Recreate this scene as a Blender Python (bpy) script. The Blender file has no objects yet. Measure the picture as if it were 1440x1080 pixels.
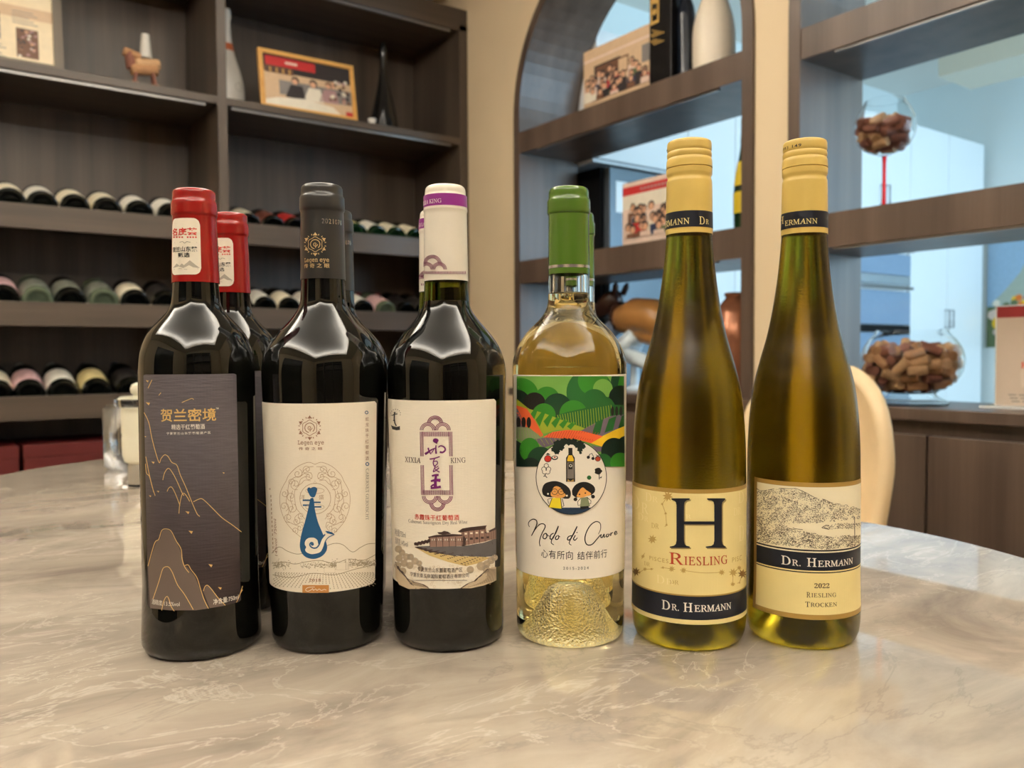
import bpy, bmesh, math, random
from mathutils import Vector, Matrix
from mathutils.geometry import tessellate_polygon

random.seed(7)
SC = bpy.context.scene
COL = SC.collection

# ------------------------------------------------------------------ camera
F = 1165.0                       # focal length in pixels of the 1440x1080 frame
PITCH = math.atan(43 / F)
ROLL = 0.006
HEAD = math.radians(36)          # the camera looks diagonally into the room corner
TABLE = 0.75
EYE = Vector((0, 0, 0.938))
_fh = Vector((math.sin(HEAD), math.cos(HEAD), 0))
_rh = Vector((math.cos(HEAD), -math.sin(HEAD), 0))
_zz = Vector((0, 0, 1))
FW = _fh * math.cos(PITCH) - _zz * math.sin(PITCH)
_u0 = _fh * math.sin(PITCH) + _zz * math.cos(PITCH)
RT = _rh * math.cos(ROLL) - _u0 * math.sin(ROLL)
UP = _u0 * math.cos(ROLL) + _rh * math.sin(ROLL)

cd = bpy.data.cameras.new('camera')
cam = bpy.data.objects.new('camera', cd)
COL.objects.link(cam)
M = Matrix.Identity(4)
for i in range(3):
    M[i][0], M[i][1], M[i][2], M[i][3] = RT[i], UP[i], -FW[i], EYE[i]
cam.matrix_world = M
cd.sensor_width = 36
cd.lens = 36 * F / 1440
cd.clip_start = 0.02
cd.dof.use_dof = True
cd.dof.focus_distance = 0.53
cd.dof.aperture_fstop = 11.0
SC.camera = cam

# ------------------------------------------------------------------ world, lamps, exposure
W = bpy.data.worlds.new('sky')
SC.world = W
W.use_nodes = True
W.node_tree.nodes['Background'].inputs[0].default_value = (0.55, 0.75, 1.0, 1)
W.node_tree.nodes['Background'].inputs[1].default_value = 1.5
SC.view_settings.view_transform = 'Standard'
SC.view_settings.look = 'None'
SC.view_settings.gamma = 1
SC.view_settings.use_curve_mapping = False
SC.view_settings.exposure = 0.46
try:
    SC.cycles.use_denoising = True
    SC.cycles.max_bounces = 14
    SC.cycles.transmission_bounces = 14
    SC.cycles.glossy_bounces = 6
    SC.cycles.diffuse_bounces = 5
    SC.cycles.sample_clamp_indirect = 8
except Exception:
    pass


def area(name, loc, direction, sx, sy, power, color):
    l = bpy.data.lights.new(name, 'AREA')
    l.shape = 'RECTANGLE'
    l.size, l.size_y = sx, sy
    l.energy = power
    l.color = color
    o = bpy.data.objects.new(name, l)
    o.location = loc
    o.rotation_euler = Vector(direction).to_track_quat('-Z', 'Y').to_euler()
    COL.objects.link(o)
    return o


ROOM_X0, ROOM_X1, ROOM_Y0, ROOM_Y1 = -2.6, 2.06, -2.6, 3.60
SOFFIT = 2.62
TRAY = 3.02
TX0, TX1, TY0, TY1 = -1.75, 1.25, -1.75, 2.55      # recessed tray in the ceiling
WARM = (1.0, 0.958, 0.895)
COOL = (0.52, 0.79, 1.0)
COVE_W = 62.0
# cove lamps lying on the soffit ledge, shining up into the tray: the bottle shoulders mirror this lit tray
area('cove_lamp_a_offscreen', ((TX0 + TX1) / 2, TY0 - 0.07, SOFFIT + 0.09), (0, 0.7, 1), TX1 - TX0, 0.06, COVE_W, WARM)
area('cove_lamp_b_offscreen', ((TX0 + TX1) / 2, TY1 + 0.07, SOFFIT + 0.09), (0, -0.7, 1), TX1 - TX0, 0.06, COVE_W, WARM)
for nm, x, d in (('cove_lamp_c_offscreen', TX0 - 0.07, 0.7), ('cove_lamp_d_offscreen', TX1 + 0.07, -0.7)):
    a_ = area(nm, (x, (TY0 + TY1) / 2, SOFFIT + 0.09), (d, 0, 1), 0.06, TY1 - TY0, COVE_W * 1.3, WARM)
    a_.rotation_euler = (0, math.atan(d) if d > 0 else -math.atan(-d), 0)
    a_.rotation_euler[1] += math.pi
# daylight entering the pantry through its window: the lamp fills the opening from outside
area('pantry_window_daylight_offscreen', (4.27, -1.38, 1.65), (0, 1, -0.05), 2.95, 1.9, 108, COOL)


# ------------------------------------------------------------------ pixel helpers (a pixel gives a direction only)
def ray(px, py):
    return FW + RT * ((px - 720) / F) + UP * ((540 - py) / F)


def on(axis, val, px, py):
    d = ray(px, py)
    return EYE + d * ((val - EYE[axis]) / d[axis])


def proj(P):
    d = Vector(P) - EYE
    z = d.dot(FW)
    return 720 + F * d.dot(RT) / z, 540 - F * d.dot(UP) / z


# ------------------------------------------------------------------ materials
def lin(c):
    c /= 255.0
    return c / 12.92 if c <= 0.04045 else ((c + 0.055) / 1.055) ** 2.4


def S(r, g, b):
    return (lin(r), lin(g), lin(b), 1)


MATS = {}


def mat(name, color, rough=0.5, metal=0.0, spec=0.5, noise=0.06, scale=40.0, trans=0.0, ior=1.45, bump=0.0,
        emit=None, coat=0.0, stretch=(1, 1, 1), alpha=1.0):
    if name in MATS:
        return MATS[name]
    m = bpy.data.materials.new(name)
    m.use_nodes = True
    nt = m.node_tree
    p = nt.nodes['Principled BSDF']
    p.inputs['Roughness'].default_value = rough
    p.inputs['Metallic'].default_value = metal
    p.inputs['Specular IOR Level'].default_value = spec
    p.inputs['Transmission Weight'].default_value = trans
    p.inputs['IOR'].default_value = ior
    p.inputs['Coat Weight'].default_value = coat
    p.inputs['Base Color'].default_value = color
    if noise or bump:
        tc = nt.nodes.new('ShaderNodeTexCoord')
        mp = nt.nodes.new('ShaderNodeMapping')
        mp.inputs['Scale'].default_value = stretch
        nz = nt.nodes.new('ShaderNodeTexNoise')
        nz.inputs['Scale'].default_value = scale
        nz.inputs['Detail'].default_value = 3
        nt.links.new(tc.outputs['Object'], mp.inputs['Vector'])
        nt.links.new(mp.outputs['Vector'], nz.inputs['Vector'])
        if noise:
            mx = nt.nodes.new('ShaderNodeMix')
            mx.data_type = 'RGBA'
            mx.inputs['A'].default_value = tuple(max(0, c * (1 - noise * 2)) for c in color[:3]) + (1,)
            mx.inputs['B'].default_value = tuple(min(1, c * (1 + noise * 2)) for c in color[:3]) + (1,)
            nt.links.new(nz.outputs['Fac'], mx.inputs['Factor'])
            nt.links.new(mx.outputs['Result'], p.inputs['Base Color'])
        if bump:
            bp = nt.nodes.new('ShaderNodeBump')
            bp.inputs['Strength'].default_value = bump
            bp.inputs['Distance'].default_value = 0.002
            nt.links.new(nz.outputs['Fac'], bp.inputs['Height'])
            nt.links.new(bp.outputs['Normal'], p.inputs['Normal'])
    if emit:
        p.inputs['Emission Color'].default_value = emit[0]
        p.inputs['Emission Strength'].default_value = emit[1]
    MATS[name] = m
    return m


def wood(name, c1, c2, rough=0.4, axis='Z', scale=1.0):
    if name in MATS:
        return MATS[name]
    m = bpy.data.materials.new(name)
    m.use_nodes = True
    nt = m.node_tree
    p = nt.nodes['Principled BSDF']
    tc = nt.nodes.new('ShaderNodeTexCoord')
    mp = nt.nodes.new('ShaderNodeMapping')
    st = {'Z': (9, 9, 0.25), 'X': (0.25, 9, 9), 'Y': (9, 0.25, 9)}[axis]
    mp.inputs['Scale'].default_value = tuple(s * scale for s in st)
    n1 = nt.nodes.new('ShaderNodeTexNoise')
    n1.inputs['Scale'].default_value = 1.6
    n1.inputs['Detail'].default_value = 2
    n2 = nt.nodes.new('ShaderNodeTexNoise')
    n2.inputs['Scale'].default_value = 16
    n2.inputs['Detail'].default_value = 5
    mth = nt.nodes.new('ShaderNodeMath')
    mth.operation = 'MULTIPLY_ADD'
    mth.inputs[1].default_value = 0.35
    rp = nt.nodes.new('ShaderNodeValToRGB')
    rp.color_ramp.elements[0].position = 0.35
    rp.color_ramp.elements[1].position = 0.95
    rp.color_ramp.elements[0].color = c1
    rp.color_ramp.elements[1].color = c2
    nt.links.new(tc.outputs['Object'], mp.inputs['Vector'])
    nt.links.new(mp.outputs['Vector'], n1.inputs['Vector'])
    nt.links.new(mp.outputs['Vector'], n2.inputs['Vector'])
    nt.links.new(n2.outputs['Fac'], mth.inputs[0])
    nt.links.new(n1.outputs['Fac'], mth.inputs[2])
    nt.links.new(mth.outputs[0], rp.inputs['Fac'])
    nt.links.new(rp.outputs['Color'], p.inputs['Base Color'])
    p.inputs['Roughness'].default_value = rough
    MATS[name] = m
    return m


def marble():
    m = bpy.data.materials.new('polished_marble')
    m.use_nodes = True
    nt = m.node_tree
    L = nt.links.new
    p = nt.nodes['Principled BSDF']
    tc = nt.nodes.new('ShaderNodeTexCoord')
    mp = nt.nodes.new('ShaderNodeMapping')
    mp.inputs['Rotation'].default_value = (0, 0, math.radians(28))
    mp.inputs['Scale'].default_value = (1.0, 2.2, 1)
    L(tc.outputs['Object'], mp.inputs['Vector'])

    def noise(scale, detail, dist=0.0, rough=0.55):
        n = nt.nodes.new('ShaderNodeTexNoise')
        n.inputs['Scale'].default_value = scale
        n.inputs['Detail'].default_value = detail
        n.inputs['Distortion'].default_value = dist
        n.inputs['Roughness'].default_value = rough
        L(mp.outputs['Vector'], n.inputs['Vector'])
        return n

    def ramp(src, stops):
        r = nt.nodes.new('ShaderNodeValToRGB')
        e = r.color_ramp.elements
        e[0].position, e[0].color = stops[0]
        e[1].position, e[1].color = stops[-1]
        for pos, c in stops[1:-1]:
            k = e.new(pos)
            k.color = c
        L(src, r.inputs['Fac'])
        return r

    def mix(fac, a, b, mode='MIX'):
        x = nt.nodes.new('ShaderNodeMix')
        x.data_type = 'RGBA'
        x.blend_type = mode
        L(fac, x.inputs['Factor'])
        if isinstance(a, tuple):
            x.inputs['A'].default_value = a
        else:
            L(a, x.inputs['A'])
        if isinstance(b, tuple):
            x.inputs['B'].default_value = b
        else:
            L(b, x.inputs['B'])
        return x

    g = lambda v: (v, v, v, 1)
    cloud = ramp(noise(5.0, 9, 0.9, 0.62).outputs['Fac'], [(0.30, S(116, 107, 97)), (0.45, S(142, 131, 119)), (0.60, S(162, 151, 137)), (0.78, S(178, 168, 154))])
    # pale veins: a thin band around the middle of a distorted noise
    v1 = ramp(noise(6.5, 7, 1.6, 0.6).outputs['Fac'], [(0.485, g(0)), (0.50, g(1)), (0.515, g(0))])
    v2 = ramp(noise(3.2, 7, 1.2, 0.62).outputs['Fac'], [(0.488, g(0)), (0.50, g(1)), (0.512, g(0))])
    gate = ramp(noise(2.2, 2).outputs['Fac'], [(0.42, g(0)), (0.62, g(1))])
    m1 = nt.nodes.new('ShaderNodeMath')
    m1.operation = 'MULTIPLY'
    L(v1.outputs['Color'], m1.inputs[0])
    L(gate.outputs['Color'], m1.inputs[1])
    m1b = nt.nodes.new('ShaderNodeMath')
    m1b.operation = 'MULTIPLY'
    m1b.inputs[1].default_value = 0.38
    L(m1.outputs[0], m1b.inputs[0])
    c1 = mix(m1b.outputs[0], cloud.outputs['Color'], S(206, 196, 182))
    m2 = nt.nodes.new('ShaderNodeMath')
    m2.operation = 'MULTIPLY'
    m2.inputs[1].default_value = 0.3
    L(v2.outputs['Color'], m2.inputs[0])
    c2 = mix(m2.outputs[0], c1.outputs['Result'], S(116, 108, 101))
    L(c2.outputs['Result'], p.inputs['Base Color'])
    p.inputs['Roughness'].default_value = 0.012
    p.inputs['IOR'].default_value = 1.52
    p.inputs['Specular IOR Level'].default_value = 0.55
    MATS['marble'] = m
    return m


# ------------------------------------------------------------------ mesh helpers
def mesh_obj(name, verts, faces, mats, parent=None, smooth=False, midx=None, loc=None):
    me = bpy.data.meshes.new(name)
    me.from_pydata([tuple(v) for v in verts], [], faces)
    if not isinstance(mats, (list, tuple)):
        mats = [mats]
    for m in mats:
        me.materials.append(m)
    if midx:
        me.polygons.foreach_set('material_index', midx)
    if smooth:
        me.polygons.foreach_set('use_smooth', [True] * len(me.polygons))
    me.update()
    o = bpy.data.objects.new(name, me)
    COL.objects.link(o)
    if parent:
        o.parent = parent
    if loc:
        o.location = loc
    return o


def wloc(p):
    """world location of an unrotated chain of parents"""
    v = Vector((0, 0, 0))
    while p is not None:
        v += Vector(p.location)
        p = p.parent
    return v


def bm_obj(name, bm, m, parent=None, smooth=False):
    me = bpy.data.meshes.new(name)
    bmesh.ops.recalc_face_normals(bm, faces=bm.faces)
    bm.to_mesh(me)
    bm.free()
    for k in (m if isinstance(m, (list, tuple)) else [m]):
        me.materials.append(k)
    if smooth:
        me.polygons.foreach_set('use_smooth', [True] * len(me.polygons))
    o = bpy.data.objects.new(name, me)
    COL.objects.link(o)
    if parent:
        o.parent = parent
    return o


def box(name, x0, x1, y0, y1, z0, z1, m, parent=None, bevel=0.0, local=False):
    """box in world coordinates (its mesh is stored relative to an unrotated parent)"""
    off = Vector((0, 0, 0)) if local else wloc(parent)
    bm = bmesh.new()
    bmesh.ops.create_cube(bm, size=1)
    for v in bm.verts:
        v.co = Vector((x0 + (v.co.x + .5) * (x1 - x0), y0 + (v.co.y + .5) * (y1 - y0), z0 + (v.co.z + .5) * (z1 - z0))) - off
    if bevel:
        bmesh.ops.bevel(bm, geom=bm.edges[:], offset=bevel, segments=2, affect='EDGES', profile=0.5)
    return bm_obj(name, bm, m, parent)


def empty(name, loc, rz=0.0):
    o = bpy.data.objects.new(name, None)
    o.empty_display_size = 0.05
    COL.objects.link(o)
    o.location = loc
    o.rotation_euler = (0, 0, rz)
    return o


def tag(o, label, cat, group=None):
    o['label'] = label
    o['category'] = cat
    if group:
        o['group'] = group
    return o


def struct(o):
    o['kind'] = 'structure'
    return o


def copy_tree(o, parent=None):
    c = o.copy()
    COL.objects.link(c)
    c.parent = parent
    for ch in list(o.children):
        copy_tree(ch, c)
    return c


def lathe(name, prof, m, parent=None, seg=64, smooth=True, cap0=True, cap1=True, loc=None):
    """prof: list of (z, r)"""
    vs, fs = [], []
    n = len(prof)
    for z, r in prof:
        for k in range(seg):
            a = 2 * math.pi * k / seg
            vs.append((r * math.cos(a), r * math.sin(a), z))
    for i in range(n - 1):
        for k in range(seg):
            a, b = i * seg + k, i * seg + (k + 1) % seg
            fs.append((a, b, b + seg, a + seg))
    if cap0 and prof[0][1] > 1e-6:
        fs.append(tuple(reversed(range(seg))))
    if cap1 and prof[-1][1] > 1e-6:
        fs.append(tuple(range((n - 1) * seg, n * seg)))
    o = mesh_obj(name, vs, fs, m, parent, smooth, loc=loc)
    if smooth:
        o.data.set_sharp_from_angle(angle=math.radians(38))
    return o


def pchip(pts, step):
    """smooth monotone interpolation of (z, r) with ascending z"""
    n = len(pts)
    x = [p[0] for p in pts]
    y = [p[1] for p in pts]
    h = [x[i + 1] - x[i] for i in range(n - 1)]
    d = [(y[i + 1] - y[i]) / h[i] for i in range(n - 1)]
    s = [0.0] * n
    s[0], s[-1] = d[0], d[-1]
    for i in range(1, n - 1):
        if d[i - 1] * d[i] > 0:
            w1, w2 = 2 * h[i] + h[i - 1], h[i] + 2 * h[i - 1]
            s[i] = (w1 + w2) / (w1 / d[i - 1] + w2 / d[i])
    out = []
    for i in range(n - 1):
        k = max(1, int(math.ceil(h[i] / step)))
        for j in range(k):
            t = j / k
            a, b = t * t * (3 - 2 * t), t * (1 - t) ** 2
            c = t * t * (t - 1)
            out.append((x[i] + t * h[i], y[i] * (1 - a) + y[i + 1] * a + h[i] * (b * s[i] + c * s[i + 1])))
    out.append((x[-1], y[-1]))
    return out


def interp(prof, z):
    if z <= prof[0][0]:
        return prof[0][1]
    for (z0, r0), (z1, r1) in zip(prof, prof[1:]):
        if z <= z1:
            return r0 + (r1 - r0) * (z - z0) / max(1e-9, z1 - z0)
    return prof[-1][1]


def tube(name, pts, r, m, parent=None, seg=8, smooth=True, bm=None):
    """tube along a polyline; r a number or a list"""
    own = bm is None
    bm = bm or bmesh.new()
    pts = [Vector(p) for p in pts]
    rings = []
    for i, p in enumerate(pts):
        t = (pts[min(i + 1, len(pts) - 1)] - pts[max(i - 1, 0)]).normalized()
        u = t.orthogonal().normalized() if i == 0 else (u - t * u.dot(t)).normalized()
        w = t.cross(u)
        rr = r[i] if isinstance(r, (list, tuple)) else r
        rings.append([bm.verts.new(p + (u * math.cos(2 * math.pi * k / seg) + w * math.sin(2 * math.pi * k / seg)) * rr) for k in range(seg)])
    for a, b in zip(rings, rings[1:]):
        for k in range(seg):
            bm.faces.new((a[k], a[(k + 1) % seg], b[(k + 1) % seg], b[k]))
    bm.faces.new(rings[0][::-1])
    bm.faces.new(rings[-1])
    return bm_obj(name, bm, m, parent, smooth) if own else bm


def plate(name, outer, holes, y0, y1, m, parent=None, frame='XZ'):
    """flat plate with holes. outline in (u, v); thickness from y0 to y1 along the third axis.
    frame 'YZ': u = world Y, v = Z, thickness along X."""
    cu = bpy.data.curves.new(name, 'CURVE')
    cu.dimensions = '2D'
    cu.fill_mode = 'BOTH'
    cu.extrude = abs(y1 - y0) / 2
    for loop in [outer] + holes:
        sp = cu.splines.new('POLY')
        sp.points.add(len(loop) - 1)
        for q, (u, v) in zip(sp.points, loop):
            q.co = (u, v, 0, 1)
        sp.use_cyclic_u = True
    t = bpy.data.objects.new(name, cu)
    COL.objects.link(t)
    dg = bpy.context.evaluated_depsgraph_get()
    me = bpy.data.meshes.new_from_object(t.evaluated_get(dg))
    bpy.data.objects.remove(t)
    off = wloc(parent)
    mid = (y0 + y1) / 2
    for v in me.vertices:
        u, w, d = v.co
        v.co = (Vector((mid + d, u, w)) if frame == 'YZ' else Vector((u, mid + d, w))) - off
    me.materials.clear()
    me.materials.append(m)
    bm = bmesh.new()
    bm.from_mesh(me)
    bmesh.ops.remove_doubles(bm, verts=bm.verts, dist=1e-5)
    bpy.data.meshes.remove(me)
    return bm_obj(name, bm, m, parent)


# ------------------------------------------------------------------ lettering
_TX = {}


def styled(s, style):
    base = {'serif': 0x1D400, 'italic': 0x1D434, 'roman': 0x1D434, 'script': 0x1D4D0, 'type': 0x1D670}.get(style)
    if not base:
        return s
    o = ''
    for ch in s:
        if 'A' <= ch <= 'Z':
            o += chr(base + ord(ch) - 65)
        elif 'a' <= ch <= 'z':
            o += 'ℎ' if (style in ('italic', 'roman') and ch == 'h') else chr(base + 26 + ord(ch) - 97)
        elif ch.isdigit() and style == 'serif':
            o += chr(0x1D7CE + int(ch))
        else:
            o += ch
    return o


def text2d(s, style='sans', weight=0.0, space=1.0):
    """triangles of a line of lettering, scaled to the unit box"""
    key = (s, style, weight, space)
    if key in _TX:
        return _TX[key]
    cu = bpy.data.curves.new('lettering', 'FONT')
    cu.body = styled(s, style)
    cu.resolution_u = 3
    cu.offset = weight
    cu.space_character = space
    o = bpy.data.objects.new('lettering', cu)
    COL.objects.link(o)
    dg = bpy.context.evaluated_depsgraph_get()
    me = bpy.data.meshes.new_from_object(o.evaluated_get(dg))
    sh = 0.277 if style == 'roman' else 0.0        # upright roman: the italic face set straight
    vs = [(v.co.x - sh * v.co.y, v.co.y) for v in me.vertices]
    fs = [tuple(p.vertices) for p in me.polygons]
    bpy.data.objects.remove(o)
    bpy.data.meshes.remove(me)
    x0, x1 = min(v[0] for v in vs), max(v[0] for v in vs)
    y0, y1 = min(v[1] for v in vs), max(v[1] for v in vs)
    vs = [((x - x0) / (x1 - x0), (y - y0) / (y1 - y0)) for x, y in vs]
    _TX[key] = (vs, fs)
    return vs, fs


def tess(pts, maxlen=None):
    """triangulate a polygon of 2D points, splitting long edges"""
    bm = bmesh.new()
    vv = [bm.verts.new((p[0], p[1], 0)) for p in pts]
    tris = tessellate_polygon([[Vector((p[0], p[1], 0)) for p in pts]])
    for t in tris:
        try:
            bm.faces.new([vv[i] for i in t])
        except ValueError:
            pass
    if maxlen:
        for _ in range(7):
            e = [k for k in bm.edges if k.calc_length() > maxlen]
            if not e:
                break
            bmesh.ops.subdivide_edges(bm, edges=e, cuts=1)
            bmesh.ops.triangulate(bm, faces=bm.faces[:])
    bm.verts.index_update()
    vs = [(v.co.x, v.co.y) for v in bm.verts]
    fs = [tuple(v.index for v in f.verts) for f in bm.faces]
    bm.free()
    return vs, fs


def circle_pts(cx, cy, rx, ry=None, n=28, a0=0, a1=360):
    ry = rx if ry is None else ry
    full = abs(a1 - a0) >= 360
    k = n if full else n + 1
    return [(cx + rx * math.cos(math.radians(a0 + (a1 - a0) * i / n)), cy - ry * math.sin(math.radians(a0 + (a1 - a0) * i / n))) for i in range(k)]


def smooth_line(pts, n=6):
    """Catmull-Rom through points"""
    P = [pts[0]] + list(pts) + [pts[-1]]
    out = []
    for i in range(1, len(P) - 2):
        p0, p1, p2, p3 = P[i - 1], P[i], P[i + 1], P[i + 2]
        for j in range(n):
            t = j / n
            out.append(tuple(0.5 * (2 * p1[k] + (p2[k] - p0[k]) * t + (2 * p0[k] - 5 * p1[k] + 4 * p2[k] - p3[k]) * t * t + (3 * p1[k] - p0[k] - 3 * p2[k] + p3[k]) * t ** 3) for k in (0, 1)))
    out.append(pts[-1])
    return out


def star_pts(cx, cy, R, r, n=8, rot=0.0):
    return [(cx + (R if i % 2 == 0 else r) * math.cos(rot + math.pi * i / n), cy + (R if i % 2 == 0 else r) * math.sin(rot + math.pi * i / n)) for i in range(2 * n)]


class Art:
    """flat print: collects filled shapes in 2D and lays them on a surface through self.put"""

    def __init__(self, put, step=2.4e-5, base=3.0e-4, maxlen=4.0):
        self.put, self.step, self.base, self.maxlen = put, step, base, maxlen
        self.v, self.f, self.mi, self.ms = [], [], [], []
        self.layer = 0

    def _m(self, m):
        if m not in self.ms:
            self.ms.append(m)
        return self.ms.index(m)

    def tri(self, vs, fs, m, lay=0):
        b = len(self.v)
        off = self.base + self.step * lay
        self.v += [self.put(x, y, off) for x, y in vs]
        self.f += [tuple(b + i for i in f) for f in fs]
        self.mi += [self._m(m)] * len(fs)

    def poly(self, pts, m, lay=1):
        vs, fs = tess(pts, self.maxlen)
        self.tri(vs, fs, m, lay)

    def circ(self, cx, cy, rx, m, lay=1, ry=None, n=28):
        self.poly(circle_pts(cx, cy, rx, ry, n), m, lay)

    def line(self, pts, w, m, lay=2, closed=False):
        pts = list(pts)
        if closed:
            pts = pts + [pts[0]]
        n = len(pts)
        L, R = [], []
        for i, p in enumerate(pts):
            a = pts[max(i - 1, 0)] if not (closed and i == 0) else pts[n - 2]
            b = pts[min(i + 1, n - 1)] if not (closed and i == n - 1) else pts[1]
            dx, dy = b[0] - a[0], b[1] - a[1]
            l = math.hypot(dx, dy) or 1
            ww = w[i] if isinstance(w, (list, tuple)) else w
            nx, ny = -dy / l * ww / 2, dx / l * ww / 2
            L.append((p[0] + nx, p[1] + ny))
            R.append((p[0] - nx, p[1] - ny))
        self.tri(L + R, [(i, i + 1, n + i + 1, n + i) for i in range(n - 1)], m, lay)

    def ring(self, cx, cy, r, w, m, lay=2, ry=None, n=36, a0=0, a1=360):
        self.line(circle_pts(cx, cy, r, ry, n, a0, a1), w, m, lay, closed=abs(a1 - a0) >= 360)

    def rect(self, x0, y0, x1, y1, m, lay=1):
        self.poly([(x0, y0), (x1, y0), (x1, y1), (x0, y1)], m, lay)

    def text(self, s, x0, x1, yt, yb, m, style='sans', weight=0.0, lay=3, space=1.0, rot=0, slope=0.0):
        """lettering fitted to the box x0..x1, yt..yb; rot=-90 reads downwards, 90 upwards"""
        vs, fs = text2d(s, style, weight, space)
        out = []
        for u, v in vs:
            if rot == 0:
                x, y = x0 + u * (x1 - x0), yb + v * (yt - yb) + slope * (u - .5)
            elif rot == -90:
                x, y = x0 + v * (x1 - x0), yt + u * (yb - yt)
            else:
                x, y = x1 - v * (x1 - x0), yb - u * (yb - yt)
            out.append((x, y))
        self.tri(out, fs, m, lay)

    def done(self, name, parent):
        return mesh_obj(name, self.v, self.f, self.ms, parent, midx=self.mi)

# ================================================================== THE SETTING
PAINT = mat('cream_wall_paint', S(222, 201, 166), 0.7, noise=0.02, scale=6, bump=0.02)
WHITEP = mat('white_ceiling_paint', S(236, 232, 224), 0.8, noise=0.01, scale=5)
PANTRYP = mat('pantry_wall_paint', S(226, 234, 234), 0.7, noise=0.01, scale=5)
FLOORM = mat('grey_floor_tile', S(120, 112, 102), 0.3, noise=0.06, scale=4)
WOOD = wood('dark_laminate', S(56, 47, 39), S(92, 78, 65), 0.42)
WOODX = wood('dark_laminate_lengthwise', S(56, 47, 39), S(92, 78, 65), 0.42, axis='X')
WOODP = wood('brown_laminate_arch', S(70, 56, 47), S(104, 86, 74), 0.36)
WOODD = WOODP
MBLACK = mat('black_shelf_underside', S(11, 12, 14), 0.8, spec=0.25, noise=0.03)
ALU = mat('brushed_aluminium', S(150, 148, 146), 0.35, metal=0.8, noise=0.04, scale=80)

X0, X1, Y0, Y1 = ROOM_X0, ROOM_X1, ROOM_Y0, ROOM_Y1
WT = 0.30                                    # arch wall thickness
PX1, PY0, PY1 = 5.86, -1.25, 3.25            # pantry behind the arch wall
struct(box('floor', X0 - .1, PX1 + .1, Y0 - .1, Y1 + .1, -0.1, 0, FLOORM))
struct(box('wall_back', X0 - .1, X1 + .1, Y1, Y1 + .1, 0, 3.1, PAINT))
struct(box('wall_left', X0 - .1, X0, Y0, Y1, 0, 3.1, PAINT))
struct(box('wall_front', X0 - .1, X1 + WT, Y0 - .1, Y0, 0, 3.1, PAINT))

# tray ceiling: a soffit ring, a ledge for the cove lamps and the recessed tray
soff = plate('ceiling', [(X0, Y0), (X1, Y0), (X1, Y1), (X0, Y1)],
             [[(TX0, TY0), (TX0, TY1), (TX1, TY1), (TX1, TY0)]], SOFFIT, SOFFIT + 0.03, WHITEP)
for v in soff.data.vertices:                  # lay the XZ plate flat
    x, y, z = v.co
    v.co = (x, z, y)
struct(soff)
struct(box('ceiling', X0, X1, Y0, Y1, TRAY, TRAY + 0.05, WHITEP))
lip = plate('trim_1', [(TX0 - .02, TY0 - .02), (TX1 + .02, TY0 - .02), (TX1 + .02, TY1 + .02), (TX0 - .02, TY1 + .02)],
            [[(TX0, TY0), (TX0, TY1), (TX1, TY1), (TX1, TY0)]], SOFFIT - .01, SOFFIT + 0.07, WHITEP)
for v in lip.data.vertices:
    x, y, z = v.co
    v.co = (x, z, y)
struct(lip)

# right wall with two arched openings
AR, ASP = 0.6025, 0.938 + 0.967               # arch radius, spring height
ACY = [2.196, 1.471 - AR]                     # arch centres along Y
CTOP = 0.796                                  # top of the counter between the rooms


def arch_loop(cy, r, z0, n=40, flip=False):
    p = [(cy - r, z0), (cy - r, ASP)] + [(cy - r * math.cos(math.pi * i / n), ASP + r * math.sin(math.pi * i / n)) for i in range(1, n)] + [(cy + r, ASP), (cy + r, z0)]
    return p[::-1] if flip else p


struct(plate('wall_right', [(Y0, 0), (Y1, 0), (Y1, 3.1), (Y0, 3.1)],
             [arch_loop(c, AR, 0.02, flip=True) for c in ACY], X1, X1 + WT, PAINT, frame='YZ'))

# pantry shell
struct(box('wall_pantry_far', PX1, PX1 + .1, PY0, PY1, 0, 3.0, PANTRYP))
struct(box('wall_pantry_back', X1 + WT, PX1, PY1, PY1 + .1, 0, 3.0, PANTRYP))
wn = plate('wall_pantry_window', [(X1 + WT, 0), (PX1, 0), (PX1, 3.0), (X1 + WT, 3.0)],
           [[(2.8, 0.7), (2.8, 2.6), (5.75, 2.6), (5.75, 0.7)]], PY0 - 0.1, PY0, PANTRYP)
struct(wn)
struct(box('ceiling', X1 + WT, PX1, PY0, PY1, 2.78, 2.84, WHITEP))
BEAM = mat('beige_beam_paint', S(214, 208, 190), 0.7, noise=0.01)
struct(box('trim_2', 4.58, 4.95, PY0, 2.33, 2.43, 2.78, BEAM))
wf = struct(empty('window_1', (4.27, PY0 - 0.05, 0.7)))
WFR = mat('white_window_frame', S(235, 238, 240), 0.4, noise=0.01)
for (x0, x1, z0, z1) in ((2.8, 5.75, .7, .75), (2.8, 5.75, 2.55, 2.6), (2.8, 2.85, .7, 2.6), (5.7, 5.75, .7, 2.6), (3.76, 3.80, .7, 2.6), (4.74, 4.78, .7, 2.6)):
    box('window_frame', x0, x1, PY0 - .08, PY0 - .03, z0, z1, WFR, wf)

# lining of the arches with their shelves: one unit per arch
FRW = 0.040


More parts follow.
